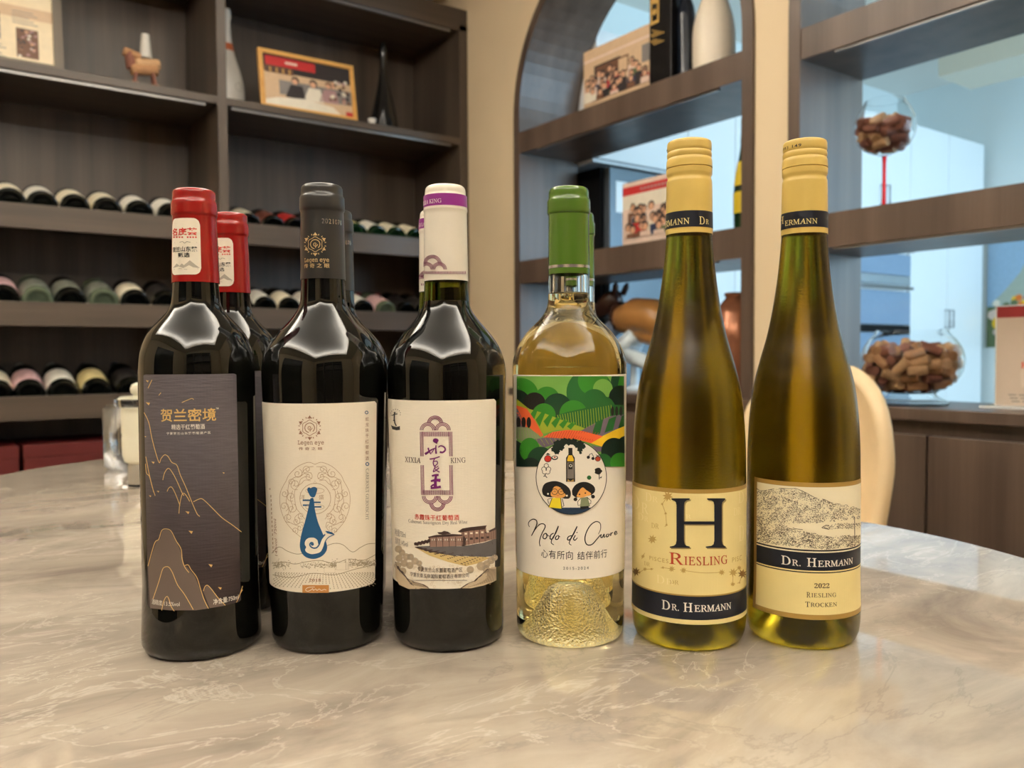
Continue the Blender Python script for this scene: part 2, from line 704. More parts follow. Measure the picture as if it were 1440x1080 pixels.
def arch_unit(name, cy, label):
    t = tag(empty(name, (X1, cy, 0.0)), label, 'shelf')
    d0, d1 = X1 - 0.012, X1 + WT + 0.002
    off = wloc(t)
    outer, inner = arch_loop(cy, AR - .001, CTOP), arch_loop(cy, AR - FRW, CTOP)
    vs, fs = [], []
    n = len(outer)
    for (d, loop) in ((d0, outer), (d0, inner), (d1, inner), (d1, outer)):
        vs += [Vector((d, u, v)) - off for u, v in loop]
    for k in range(4):
        a, b = k * n, ((k + 1) % 4) * n
        for i in range(n - 1):
            fs.append((a + i, a + i + 1, b + i + 1, b + i))
    fs += [(0, n, 2 * n, 3 * n), (n - 1, 4 * n - 1, 3 * n - 1, 2 * n - 1)]
    mesh_obj('arch_lining', vs, fs, WOODP, t)
    for zt, th in ((1.845, 0.086), (1.318, 0.094)):
        r = AR - FRW
        box('shelf', X1 - 0.008, X1 + WT, cy - r - .002, cy + r + .002, zt - th, zt, WOODP, t)
        box('light_channel', X1 + 0.0, X1 + 0.010, cy - r + .1, cy + r - .1, zt - th - .006, zt - th + .001, ALU, t)
    return t


unitA = arch_unit('arched_shelf', ACY[0], 'brown wood arched shelf opening beside the dark bookcase, holding a white bottle')
unitB = arch_unit('arched_shelf', ACY[1], 'brown wood arched shelf opening holding the glasses filled with corks')

# counter and low cabinet under the openings
lc = tag(empty('low_cabinet', (X1 + 0.1, 1.4, 0.0)), 'long low dark wood cabinet with counter top under the arched shelves', 'cabinet')
box('counter_top', X1 - 0.045, X1 - .001, -0.30, 2.80, CTOP - .030, CTOP, WOODD, lc, bevel=.002)
for c in ACY:
    box('counter_top', X1 - .001, X1 + WT + .01, c - AR + .001, c + AR - .001, CTOP - .030, CTOP, WOODD, lc)
box('carcass', X1 - 0.005, X1 - 0.001, -0.28, 2.79, 0.06, CTOP - .030, WOODD, lc)
yy = 2.79
while yy > -0.25:
    y2 = max(yy - 0.435, -0.28)
    box('door', X1 - 0.030, X1 - 0.006, y2 + .003, yy - .003, 0.07, CTOP - .068, WOODD, lc, bevel=.0015)
    yy = y2

# ------------------------------------------------------------------ bookcase on the back wall
BF, BB = 3.158, 3.578
bc = tag(empty('bookcase', (0.95, BF, 0.0)), 'tall dark wood bookcase with sloping wine racks in its two bays', 'bookcase')
box('back_panel', -0.12, 2.058, BB, BB + .018, 0, 2.47, WOOD, bc)
for x0, x1 in ((-0.12, -0.085), (0.951, 0.986), (2.016, 2.058)):
    box('side_panel', x0, x1, BF, BB, 0, 2.40, WOOD, bc, bevel=.001)
box('top_panel', -0.12, 2.058, BF, BB, 2.375, 2.471, WOODX, bc, bevel=.001)
box('plinth', -0.085, 2.016, BF + .03, BB, 0, 0.08, WOODX, bc)
LIPS = [1.440, 1.119, 0.805, 0.485]
TILT = math.radians(17)
for x0, x1 in ((-0.085, 0.951), (0.986, 2.016)):
    box('shelf', x0, x1, BF, BB, 1.872, 1.900, WOODX, bc, bevel=.001)
    box('light_channel', x0 + .02, x1 - .04, BF + .012, BF + .024, 1.862, 1.8725, ALU, bc)
    box('light_channel', x0 + .02, x1 - .04, BF + .012, BF + .024, 2.365, 2.3755, ALU, bc)
    for k, zl in enumerate(LIPS):
        box('rack_lip', x0, x1, BF, BF + .022, zl - .080, zl, WOODX, bc, bevel=.001)
        if k < 3:
            off = wloc(bc)
            zb = zl - .060
            ya, yb = BF + .022, BB
            za, zc = zb, zb + (yb - ya) * math.tan(TILT)
            vs = [Vector(q) - off for q in ((x0, ya, za), (x1, ya, za), (x1, yb, zc), (x0, yb, zc), (x0, ya, za - .018), (x1, ya, za - .018), (x1, yb, zc - .018), (x0, yb, zc - .018))]
            mesh_obj('sloping_board', vs, [(0, 1, 2, 3), (7, 6, 5, 4), (0, 4, 5, 1), (1, 5, 6, 2), (2, 6, 7, 3), (3, 7, 4, 0)], WOOD, bc)
        else:
            box('shelf', x0, x1, BF + .022, BB, zl - .03, zl - .002, WOODX, bc)

# ------------------------------------------------------------------ table: an oblong marble top with round ends on a pedestal
MARBLE = marble()
TCX, TCY0, TCY1, TR = 0.43, 0.50, 1.265, 0.42
tb = tag(empty('dining_table', (TCX, (TCY0 + TCY1) / 2, 0.0)), 'oblong polished beige marble table with rounded ends under the wine bottles', 'table')


def racetrack(R, n=48):
    p = [(TCX + R * math.cos(math.pi * i / n), TCY1 + R * math.sin(math.pi * i / n)) for i in range(n + 1)]
    p += [(TCX + R * math.cos(math.pi + math.pi * i / n), TCY0 + R * math.sin(math.pi + math.pi * i / n)) for i in range(n + 1)]
    return p


def slab(name, rings, m, parent):
    off = wloc(parent)
    vs, fs = [], []
    for R, z in rings:
        vs += [Vector((x, y, z)) - off for x, y in racetrack(R)]
    n = len(racetrack(1))
    for k in range(len(rings) - 1):
        for i in range(n):
            j = (i + 1) % n
            fs.append((k * n + i, k * n + j, (k + 1) * n + j, (k + 1) * n + i))
    fs.append(tuple(reversed(range(n))))
    fs.append(tuple(range((len(rings) - 1) * n, len(rings) * n)))
    return mesh_obj(name, vs, fs, m, parent)


slab('table_top', [(TR - .004, TABLE - .020), (TR, TABLE - .016), (TR, TABLE - .003), (TR - .003, TABLE)], MARBLE, tb)
slab('sub_top', [(TR - .06, TABLE - .045), (TR - .05, TABLE - .0205)], MBLACK, tb)
for dy in (-0.25, 0.25):
    lathe('pedestal', [(0, .20), (.015, .20), (.03, .05), (.5, .045), (.68, .10), (.706, .10)], MBLACK, tb, 32, loc=(0, dy, 0))

# ================================================================== THE WINE BOTTLES ON THE TABLE
CREAMP = mat('cream_label_paper', S(237, 227, 208), 0.6, noise=0.02, scale=300, stretch=(1, 1, 6), bump=0.06)
CREAM3 = mat('laid_cream_label_paper', S(237, 228, 210), 0.6, noise=0.025, scale=220, stretch=(1, 1, 9), bump=0.12)
CREAM4 = mat('pale_label_paper', S(239, 231, 216), 0.55, noise=0.01, scale=200)
YELLOWP = mat('straw_label_paper', S(230, 211, 146), 0.45, noise=0.03, scale=60)
CREAM6 = mat('ivory_label_paper', S(240, 230, 198), 0.5, noise=0.02, scale=60)
NAVY = mat('navy_print', S(20, 25, 38), 0.4, noise=0)
BLACKP = mat('black_print', S(24, 22, 22), 0.5, noise=0)
GREYP = mat('grey_print', S(120, 112, 104), 0.6, noise=0)
GREYL = mat('light_grey_print', S(178, 168, 152), 0.6, noise=0)
WHITEPR = mat('white_print', S(238, 232, 220), 0.5, noise=0)
GOLDP = mat('gold_foil_print', S(236, 198, 126), 0.35, metal=0.3, noise=0.03)
GOLDD = mat('dull_gold_print', S(176, 142, 74), 0.4, metal=0.3, noise=0.02)
BROWNP = mat('brown_print', S(150, 108, 84), 0.6, noise=0)
TANP = mat('tan_line_print', S(176, 148, 116), 0.6, noise=0)
BLUEP = mat('blue_print', S(30, 84, 126), 0.5, noise=0.03)
PURPLE = mat('purple_print', S(112, 26, 104), 0.5, noise=0)
PLUM = mat('plum_print', S(116, 34, 84), 0.5, noise=0)
REDP = mat('red_print', S(206, 52, 40), 0.5, noise=0)
RUST = mat('rust_print', S(176, 62, 32), 0.5, noise=0)
ORANGEB = mat('ochre_print', S(190, 132, 70), 0.5, noise=0)

GLASSK = mat('dark_wine_glass', S(10, 11, 9), 0.025, spec=0.6, noise=0, ior=1.5)
GLASSG = mat('olive_neck_glass', S(96, 100, 20), 0.05, trans=1.0, noise=0, ior=1.3)
RED_CAP = mat('red_capsule_foil', S(146, 22, 18), 0.24, spec=0.7, noise=0.03)
BLK_CAP = mat('matt_black_capsule_foil', S(44, 43, 42), 0.28, spec=0.7, noise=0.03)
WHT_CAP = mat('white_capsule_foil', S(228, 220, 204), 0.25, noise=0.01)
PUR_CAP = mat('purple_capsule_band', S(140, 48, 132), 0.3, noise=0.02)
GRN_CAP = mat('green_capsule_foil', S(76, 108, 34), 0.22, spec=0.7, noise=0.03)
YEL_CAP = mat('straw_screw_cap', S(208, 178, 96), 0.36, noise=0.02)
SILV = mat('silver_foil', S(200, 196, 188), 0.25, metal=0.8, noise=0.02)


class Bottle:
    """a bottle standing on the table. axis from the base point in the photo, profile from its outline"""

    def __init__(self, name, px, py, rb):
        p = on(2, TABLE, px, py)
        d = math.hypot(p.x, p.y)
        self.ax, self.ay = p.x * (1 + rb / d), p.y * (1 + rb / d)
        self.D = d + rb
        self.rz = math.atan2(self.ay, self.ax) - math.pi / 2
        self.o = empty(name, (self.ax, self.ay, TABLE), self.rz)
        self.inv = Matrix.Rotation(-self.rz, 3, 'Z')
        self.eye = self.inv @ (EYE - Vector((self.ax, self.ay, TABLE)))
        self.prof = None

    def zy(self, y):
        lo, hi = -0.02, 0.5
        for _ in range(30):
            m = (lo + hi) / 2
            if proj((self.ax, self.ay, TABLE + m))[1] > y:
                lo = m
            else:
                hi = m
        return lo

    def radius(self, y, w):
        z = self.zy(y)
        xc = proj((self.ax, self.ay, TABLE + z))[0]
        a, b = ray(xc - w, y), ray(xc + w, y)
        ang = abs(math.atan2(a.y, a.x) - math.atan2(b.y, b.x)) / 2
        return z, self.D * math.sin(ang)

    def outline(self, pts):
        return sorted(self.radius(y, w) for y, w in pts)

    def surf(self, px, py, prof):
        """(angle, height) where the line of sight meets the surface"""
        d = self.inv @ ray(px, py)
        r = prof[len(prof) // 2][1]
        z = 0.1
        for _ in range(6):
            a = d.x * d.x + d.y * d.y
            b = self.eye.x * d.x + self.eye.y * d.y
            c = self.eye.x ** 2 + self.eye.y ** 2 - r * r
            disc = b * b - a * c
            t = (-b - math.sqrt(max(disc, 0))) / a
            P = self.eye + d * t
            z = P.z
            r = interp(prof, z)
        return math.atan2(P.x, -P.y), z

    def put(self, prof):
        def f(x, y, off):
            ph, z = self.surf(x, y, prof)
            r = interp(prof, z) + off
            return (r * math.sin(ph), -r * math.cos(ph), z)
        return f

    def at(self, prof, ph, z, off):
        r = interp(prof, z) + off
        return (r * math.sin(ph), -r * math.cos(ph), z)

    def band(self, name, prof, a0, a1, z0, z1, m, parent, off=2.0e-4, corner=0.0, nz=None, wav=None):
        """paper band between two angles (degrees) and two heights, with rounded corners"""
        na = max(8, int(abs(a1 - a0) / 3))
        nz = nz or max(2, int((z1 - z0) / .004))
        vs, fs = [], []
        rm = interp(prof, (z0 + z1) / 2)
        for j in range(nz + 1):
            for i in range(na + 1):
                u = i / na
                ph = math.radians(a0 + (a1 - a0) * u)
                z = z0 + (z1 - z0) * j / nz
                if corner:
                    de = min(u, 1 - u) * math.radians(a1 - a0) * rm
                    if de < corner:
                        c = corner - math.sqrt(max(0, corner ** 2 - (corner - de) ** 2))
                        z = min(max(z, z0 + c), z1 - c)
                vs.append(self.at(prof, ph, z, off))
        for j in range(nz):
            for i in range(na):
                k = j * (na + 1) + i
                fs.append((k, k + 1, k + na + 2, k + na + 1))
        return mesh_obj(name, vs, fs, m, parent)

    def art(self, prof, **k):
        return BottleArt(self, prof, **k)


class BottleArt(Art):
    def __init__(self, b, prof, **k):
        super().__init__(b.put(prof), **k)
        self.b, self.prof = b, prof

    def text(self, s, x0, x1, yt, yb, m, style='sans', weight=0.0, lay=3, space=1.0, rot=0, slope=0.0):
        # lettering runs evenly along the label, whose rows are level
        vs, fs = text2d(s, style, weight, space)
        b, pr = self.b, self.prof
        xm, ym = (x0 + x1) / 2, (yt + yb) / 2
        off = self.base + self.step * lay
        p0, p1 = b.surf(x0, ym, pr)[0], b.surf(x1, ym, pr)[0]
        z0, z1 = b.surf(xm, yb, pr)[1], b.surf(xm, yt, pr)[1]
        k = len(self.v)
        for u, v in vs:
            if rot == 0:
                ph, z = p0 + u * (p1 - p0), z0 + v * (z1 - z0)
            elif rot == -90:
                ph, z = p0 + v * (p1 - p0), z1 + u * (z0 - z1)
            else:
                ph, z = p1 - v * (p1 - p0), z0 + u * (z1 - z0)
            self.v.append(b.at(pr, ph, z, off))
        self.f += [tuple(k + i for i in f) for f in fs]
        self.mi += [self._m(m)] * len(fs)


def heel(r, h=.006):
    """rounded lower edge of a bottle"""
    return [(0.0015, r * .55), (0.0, r * .80), (0.0, r - h), (h * .12, r - h * .55), (h * .35, r - h * .25), (h, r)]


def glass_profile(b, pts, rb, zstart=.010):
    pr = [p for p in b.outline(pts) if p[0] > zstart]
    return heel(rb) + pchip([(zstart, rb)] + pr, .003)


def capsule(b, pts, m, name='capsule', step=.002):
    pr = b.outline(pts)
    out = pchip(pr, step)
    # closed, softly rounded top
    z, r = out[-1]
    out += [(z + .0006, r * .93), (z + .0008, r * .6), (z + .0007, r * .2)]
    o = lathe(name, out, m, b.o, 64, cap0=False)
    return o, out


# ---------------------------------------------------------------- bottle with the red capsule
b = Bottle('wine_bottle', 286, 932, .0368)
tag(b.o, 'wine bottle with red capsule and dark gold mountain label, in line with the slender bottles', 'wine bottle')
body = glass_profile(b, [(900, 82), (800, 82.3), (700, 82.5), (600, 82.5), (520, 82.5), (500, 81), (485, 77), (470, 70), (457, 59), (446, 48), (436, 39.5), (425, 35), (410, 33.5), (395, 32.5), (330, 31), (290, 29), (272, 28)], .0368)
lathe('glass', body, GLASSK, b.o, 80)
cap, cpr = capsule(b, [(398.5, 34.3), (380, 33.8), (340, 32.6), (307, 31.6), (305.5, 31.9), (304, 33), (302, 33.2), (286, 33), (284, 31.8), (282.5, 31.2), (272, 31), (269.5, 29.5)], RED_CAP)
zc0, zc1 = b.surf(262, 386, cpr)[1], b.surf(262, 306.5, cpr)[1]
a0, a1 = math.degrees(b.surf(242.5, 345, cpr)[0]), math.degrees(b.surf(282, 345, cpr)[0])
nl = b.band('neck_label', cpr, a0, a1, zc0, zc1, CREAMP, cap, corner=.0042)
ar = b.art(cpr)
ar.text('名庄荟', 243.5, 277.3, 320, 331, REDP, weight=.025)
for i in range(9):
    if i != 4:
        ar.rect(244.2 + i * 3.75, 332.6, 246.6 + i * 3.75, 334.6, REDP)
ar.line([(246, 341.2), (277, 341.2)], .5, GREYP)
ar.line(smooth_line([(253, 341), (257, 339.8), (260, 342), (263, 339.8), (268, 341)]), .6, GREYP)
ar.text('贺兰山东麓', 243.8, 277.3, 346.5, 354, BLACKP, weight=.018)
ar.text('甄选', 251, 267, 355.3, 361.8, BLACKP, weight=.018, space=1.15)
ar.poly([(244, 377), (249, 370.5), (253, 374), (256, 370.5), (259, 373), (267, 366), (275, 372.5), (281, 377), (272, 376), (266, 373), (258, 377), (252, 374.5)], GREYL)
ar.line([(245, 379), (253, 377.6), (262, 379), (279, 378)], .6, GREYL)
ar.done('lettering', cap)
LAB1 = mat('dark_woven_label_paper', S(92, 86, 91), 0.42, spec=0.6, noise=0.16, scale=260, stretch=(.35, .35, 3.2), bump=0.25)
# the printed ground runs from slate at the top to umber at the foot of the label
nt = LAB1.node_tree
sep = nt.nodes.new('ShaderNodeSeparateXYZ')
mr = nt.nodes.new('ShaderNodeMapRange')
mr.inputs['From Min'].default_value, mr.inputs['From Max'].default_value = 0.055, 0.135
rp = nt.nodes.new('ShaderNodeValToRGB')
rp.color_ramp.elements[0].color = S(150, 128, 124)
rp.color_ramp.elements[1].color = S(255, 255, 255)
mm = nt.nodes.new('ShaderNodeMix')
mm.data_type, mm.blend_type = 'RGBA', 'MULTIPLY'
mm.inputs['Factor'].default_value = 1
src = nt.nodes['Principled BSDF'].inputs['Base Color'].links[0].from_socket
nt.links.new([n for n in nt.nodes if n.type == 'TEX_COORD'][0].outputs['Object'], sep.inputs[0])
nt.links.new(sep.outputs['Z'], mr.inputs['Value'])
nt.links.new(mr.outputs['Result'], rp.inputs['Fac'])
nt.links.new(src, mm.inputs['A'])
nt.links.new(rp.outputs['Color'], mm.inputs['B'])
nt.links.new(mm.outputs['Result'], nt.nodes['Principled BSDF'].inputs['Base Color'])
HILL1 = mat('brown_grey_print', S(104, 90, 82), 0.45, spec=0.6, noise=0.10, scale=30)
HILL1B = mat('warm_grey_print', S(94, 86, 82), 0.45, spec=0.6, noise=0.10, scale=30)
z0, z1 = b.surf(262, 858, body)[1], b.surf(262, 526.5, body)[1]
a0, a1 = math.degrees(b.surf(203.5, 600, body)[0]), math.degrees(b.surf(333.5, 600, body)[0])
lab = b.band('label', body, a0, a1, z0, z1, LAB1, b.o, corner=.0008)
ar = b.art(body)
ar.poly([(209, 797), (216, 775), (221, 761), (226, 757), (229, 746), (236, 744), (241, 748), (250, 765), (256, 780), (258, 795), (263, 797), (274, 810), (281, 828), (286, 840), (293, 855.5), (275, 858), (240, 858), (212, 855)], HILL1, 3)
ar.poly([(286, 832), (290, 823), (295, 825), (305, 838), (316, 851.5), (295, 855)], HILL1, 3)
G = GOLDP
w = 0.95
for ln in ([(203.6, 580), (210, 594), (214, 614), (219, 634), (224.5, 650.5), (227, 645), (232, 639.5), (237, 642), (242, 650), (249, 654), (254, 668), (262, 686), (270, 706), (277, 722), (281, 726)],
           [(229.6, 675), (232, 665), (237, 658.5), (242, 663), (249, 676), (256, 692), (259, 697)],
           [(235.5, 691), (238, 686), (242, 685), (247, 694), (252, 707), (253.5, 711)],
           [(252, 722), (253, 710), (256, 696), (259, 693.5), (263, 698), (267, 705)],
           [(272, 705.5), (279, 702), (284, 701.3), (290, 706), (300, 716), (312, 728), (326, 738), (339, 748)],
           [(205.5, 652), (207, 665), (211, 670), (215, 685), (219, 697)],
           [(206, 642), (211, 668), (217, 692)],
           [(209, 796), (214, 777), (219, 762), (224, 758), (228, 746), (234, 743.5), (241, 746.5), (248, 760), (255, 772), (256.5, 786), (260, 797), (266, 805)],
           [(260, 795), (265, 794.3), (269, 801), (277, 812), (282, 828), (287, 843), (293, 855.5)],
           [(216, 842), (224, 818), (229, 801), (233, 797), (238, 797.5), (243, 805), (250, 822), (260, 836), (272, 857)],
           [(286, 831), (288, 825), (291.5, 822.8), (297, 828), (306, 840), (316.5, 851)],
           [(228, 858), (231, 845), (235, 838.5), (238, 842), (241, 852), (245.5, 859)],
           [(332, 847), (336, 838), (340.5, 824)], [(334, 842), (337.5, 834), (340.5, 829)],
           [(209, 546), (214.5, 534)], [(256, 566), (264, 562.5), (270, 560.3), (272.5, 562)], [(224, 556), (227, 552)]):
    ar.line(smooth_line(ln, 5), w, G, 5)
for fx, fy, s in ((208, 536, 2.2), (209, 567.5, 3.2), (205.3, 614, 1.4), (216, 650.3, 2.4), (223, 691, 1.9), (212, 697.5, 1.8), (264, 720.5, 3), (268.5, 748, 3.3), (296, 795, 3.2), (309, 827, 2.8), (314, 665, 1.6)):
    ar.poly([(fx - s, fy - s * .6), (fx + s * .9, fy - s * .35), (fx + s * .3, fy + s * .8)], G, 5)
ar.done('gold_mountain_print', lab)
ar = b.art(body)
ar.text('贺兰密境', 226.5, 303.5, 574.5, 593, GOLDP, weight=.014, lay=7)
ar.text('精选干红葡萄酒', 241.5, 288, 596.5, 604, WHITEPR, weight=.012, lay=7)
ar.text('宁夏贺兰山东麓葡萄酒产区', 235, 296, 607.3, 611, WHITEPR, weight=.012, lay=7, space=1.3)
ar.text('TM', 303.2, 307, 573, 575.5, WHITEPR, weight=.01, lay=7)
ar.done('lettering', lab)
ar = b.art(body)
ar.text('酒精度:13.5%vol', 214.5, 253, 844.5, 852, WHITEPR, lay=7)
ar.text('净含量:750ml', 299.5, 335, 839, 847, WHITEPR, weight=.008, lay=7)
ar.done('lettering', lab)
B1 = b

# ---------------------------------------------------------------- bottle with the black capsule
b = Bottle('wine_bottle', 462, 922, .0362)
tag(b.o, 'wine bottle with black capsule and blue lute label, in line with the slender bottles', 'wine bottle')
body = glass_profile(b, [(895, 78.2), (830, 79.5), (740, 82), (650, 84.5), (560, 87), (525, 88), (510, 86.5), (499, 83.5), (485, 77), (467, 63.5), (455, 52), (445, 43.5), (433, 35.5), (424, 32.6), (410, 31.6), (394, 31), (330, 29.5), (290, 28), (266, 26)], .0362)
lathe('glass', body, GLASSK, b.o, 80)
cap, cpr = capsule(b, [(394, 32), (370, 31.6), (330, 31), (301, 30.4), (298.5, 30.6), (297.3, 31.6), (295, 32), (279, 31.7), (277, 30.6), (275.5, 29.7), (266, 29.3), (263, 27.8)], BLK_CAP)


def legen(ar, cx, cy, k, m, m2):
    """the emblem: petals and leaves around a spiral"""
    ar.ring(cx, cy, 7.0 * k, 1.1 * k, m2, 3, a0=-50, a1=260)
    sp = [(cx + (4.6 - t * .45) * k * math.cos(t) * .8, cy + (4.6 - t * .45) * k * math.sin(t) * .8) for t in [i * .35 for i in range(26)]]
    ar.line(sp, .9 * k, m2, 3)
    ar.line([(cx + .5 * k, cy + 5.6 * k), (cx + 1 * k, cy + 2 * k)], .9 * k, m2, 3)
    pts = []
    for i in range(72):
        t = 2 * math.pi * i / 72
        r = (10.6 + .7 * math.cos(6 * t)) * k
        pts.append((cx + r * math.sin(t), cy - r * math.cos(t)))
    ar.line(pts, .8 * k, m, 3, closed=True)
    for i in range(6):
        t = 2 * math.pi * i / 6
        c, s = math.sin(t), -math.cos(t)
        R = 15.2 * k
        px, py = cx + c * R, cy + s * R
        ar.poly([(px - c * 2.6 * k, py - s * 2.6 * k), (px + s * 1.9 * k, py - c * 1.9 * k), (px + c * 3.2 * k, py + s * 3.2 * k), (px - s * 1.9 * k, py + c * 1.9 * k)], m, 3)
        for q in (-.36, -.18, .18, .36):
            u = t + math.pi / 6 + q
            c, s = math.sin(u), -math.cos(u)
            R = (14.4 + (1.0 if abs(q) < .2 else 0)) * k
            px, py = cx + c * R, cy + s * R
            ar.poly([(px - c * 1.6 * k, py - s * 1.6 * k), (px + s * .8 * k, py - c * .8 * k), (px + c * 1.7 * k, py + s * 1.7 * k), (px - s * .8 * k, py + c * .8 * k)], m, 3)


ar = b.art(cpr)
GC = mat('pale_gold_foil', S(232, 204, 150), 0.35, metal=0.4, noise=0.02)
legen(ar, 443.5, 343.5, .92, GC, GC)
ar.text('Legen eye', 428.8, 462.5, 362.5, 370, GC, style='type', weight=.006)
ar.text('传奇之眼', 428.5, 463.2, 370.2, 376.6, GC, weight=.01, space=1.6)
ar.text('2021070', 452.5, 479.5, 308, 315, SILV, weight=.004, space=1.15)
ar.done('emblem', cap)
z0, z1 = b.surf(458, 833, body)[1], b.surf(458, 567.3, body)[1]
a1 = math.degrees(b.surf(528.5, 650, body)[0])
lab = b.band('label', body, -84, a1, z0, z1, CREAMP, b.o, corner=.0015)
ar = b.art(body)
legen(ar, 435.7, 601.5, .96, BROWNP, BROWNP)
# interlaced cloud-scroll roundel in thin line
cx, cy = 443, 700
ar.ring(443.5, 701, 21.5, .7, TANP, ry=21.5)
ar.line([(422, 693), (465, 693)], .6, TANP)
ar.line([(423, 711), (465, 711)], .6, TANP)
ar.ring(443, 690, 13, .5, TANP, ry=4)
ar.ring(443, 713, 13, .5, TANP, ry=4)
for sx in (-1, 1):
    for (ox, oy, r, n, dr) in ((-11, -40, 7, 1, 1), (-24, -34, 7, -1, 1), (-33, -22, 6, 1, -1), (-27, -19, 8, 1, 1), (-42, -6, 6, -1, 1), (-33, -2, 7, 1, 1), (-43, 12, 7, 1, -1), (-32, 15, 7, -1, 1), (-37, 28, 7, 1, 1), (-26, 33, 6, -1, 1), (-19, 25, 5, 1, 1), (-28, 46, 5, 1, -1), (-21, 42, 5, -1, 1), (-9, -30, 6, -1, 1)):
        sp = []
        for i in range(22):
            t = i * .42
            rr = r * (1 - i / 24.)
            sp.append((cx + sx * (ox + rr * math.cos(dr * t + 1.2 * n)), cy + oy + rr * math.sin(dr * t + 1.2 * n)))
        ar.line(sp, .6, TANP)
    for ln in ([(0, -47), (-8, -50), (-16, -48), (-24, -44), (-31, -38), (-37, -31), (-40, -24), (-44, -17), (-48, -8), (-49, 2), (-48, 14), (-45, 24), (-41, 33), (-35, 41), (-26, 50), (-16, 58)],
               [(-2, -44), (-9, -43), (-16, -38), (-20, -31), (-30, -28), (-36, -20), (-38, -8), (-40, 6), (-36, 18), (-40, 30), (-32, 36), (-22, 40)],
               [(-4, -27), (-12, -30), (-20, -26), (-22, -18), (-28, -10), (-28, 2), (-26, 14), (-20, 22), (-14, 30)],
               [(-5, -35), (-12, -36), (-19, -31)], [(-6, -24), (-14, -25), (-19, -20), (-25, -17)],
               [(-31, -10), (-34, 2), (-31, 12), (-35, 22)], [(-22, 22), (-28, 28), (-24, 36), (-17, 34), (-15, 42)]):
        ar.line(smooth_line([(cx + sx * x, cy + y) for x, y in ln], 4), .6, TANP)
ar.poly([(441.5, 684), (437.5, 690), (446, 690)], CREAMP, 2)
ar.line([(443, 676), (440.5, 680), (445.8, 680)], .5, TANP, closed=True)
ar.text('洋', 422.5, 429, 695.5, 702, TANP)
ar.text('盛', 448.5, 455.5, 695.5, 702, TANP)
ar.done('scroll_roundel', lab)
ar = b.art(body)
B = BLUEP
ar.poly(smooth_line([(437.5, 686.5), (438.5, 685.3), (442, 684.6), (445, 685.6), (446.2, 688), (445, 693), (443, 698), (440.5, 699.3), (437, 698), (434, 693), (432.3, 689), (433, 686.2), (435, 685.2), (437.5, 686.5)], 3), B, 4)
# body of the lute
ar.poly(smooth_line([(436.6, 701), (441, 701), (443, 716), (447, 733), (453, 748), (458, 760), (460, 770), (457.5, 777), (451, 783), (441, 785.8), (431, 783.5), (424.5, 777), (422, 767), (424, 752), (429, 734), (433.5, 716), (436.6, 701)], 4), B, 4)
for (x0, x1, y) in ((426, 437.5, 703.3), (426.2, 437, 710.3), (441.5, 451, 706.3), (442, 452, 712.6)):
    ar.line([(x0, y), (x1, y)], 2.2, B, 4)
# cream swirl on the lute, ending in a bird head
cb_ = lambda X, Y: (360 + X / 7.2, 690 + Y / 7.2)
ar.poly([cb_(*q) for q in smooth_line([(785, 442), (735, 446), (690, 448), (655, 500), (638, 545), (628, 525), (622, 500), (590, 476), (540, 476), (506, 500), (496, 540), (510, 570), (500, 596), (515, 622), (560, 640), (605, 636), (650, 620), (672, 588), (692, 538), (722, 490), (785, 442)], 4)], CREAMP, 5)
ar.line([cb_(*q) for q in smooth_line([(790, 444), (735, 470), (702, 512), (688, 560)], 5)], 1.1, B, 6)
ar.line([cb_(*q) for q in smooth_line([(700, 440), (662, 490), (640, 545), (615, 575), (585, 580), (558, 566), (547, 543), (560, 524), (582, 528)], 6)], 1.9, B, 6)
ar.circ(*cb_(572, 540), 2.3, B, 6, n=14)
ar.poly([cb_(*q) for q in ((700, 407), (730, 408), (765, 418), (797, 444), (760, 440), (722, 430))], B, 6)
ar.done('blue_lute_print', lab)
ar = b.art(body)
VINE = mat('soft_olive_print', S(164, 150, 124), 0.6, noise=0)
# faint vineyard engraving
for ln in ([(383, 778), (393, 769), (405, 775), (418, 779), (430, 777)], [(458, 768), (470, 764), (482, 766), (495, 776), (506, 770), (516, 765), (527, 764)], [(383, 792), (400, 790), (415, 793), (430, 790), (450, 788), (470, 792), (490, 786), (510, 788), (527, 780)], [(384, 808), (410, 812), (440, 806), (470, 808), (500, 800), (527, 794)]):
    ar.line(smooth_line(ln, 5), .9, VINE)
rnd = random.Random(3)
for i in range(700):
    x = rnd.uniform(384, 528)
    c, hgt = rnd.choice(((392, 12), (442, 20), (500, 22), (515, 16), (470, 8)))
    x = rnd.gauss(c, hgt * .6)
    if not 384 < x < 527:
        continue
    y = 794 + rnd.gauss(0, 2.6) - (2 if x > 480 else 0)
    ar.rect(x, y, x + rnd.uniform(.7, 2), y + .9, VINE, 2)
for i in range(40):
    x = 386 + i * 3.6
    xe = 456 + (x - 456) * 1.55
    y0_, y1_ = 806 + abs(x - 456) * -.02, 830 - abs(x - 456) * .12
    for j in range(9):
        t = j / 9.
        px_, py_ = x + (xe - x) * t, y0_ + (y1_ - y0_) * t
        if 386 < px_ < 526 and not (424 < px_ < 464 and py_ > 820):
            ar.line([(px_, py_), (px_ + (xe - x) * .07, py_ + 1.6)], 1.0, VINE, 2)
for (x0, y0, x1, y1) in ((456, 798, 471, 805), (473, 791, 488, 801), (486, 786, 490, 801)):
    ar.rect(x0, y0, x1, y1, CREAMP, 3)
    ar.line([(x0, y0), (x1, y0), (x1, y1), (x0, y1)], .5, VINE, 4, closed=True)
ar.done('vineyard_print', lab)
ar = b.art(body)
ar.text('Legen eye', 419, 455.5, 619.5, 627, BROWNP, style='type', weight=.006)
ar.text('传奇之眼', 420.5, 453.5, 628.8, 633, BROWNP, weight=.01, space=1.7)
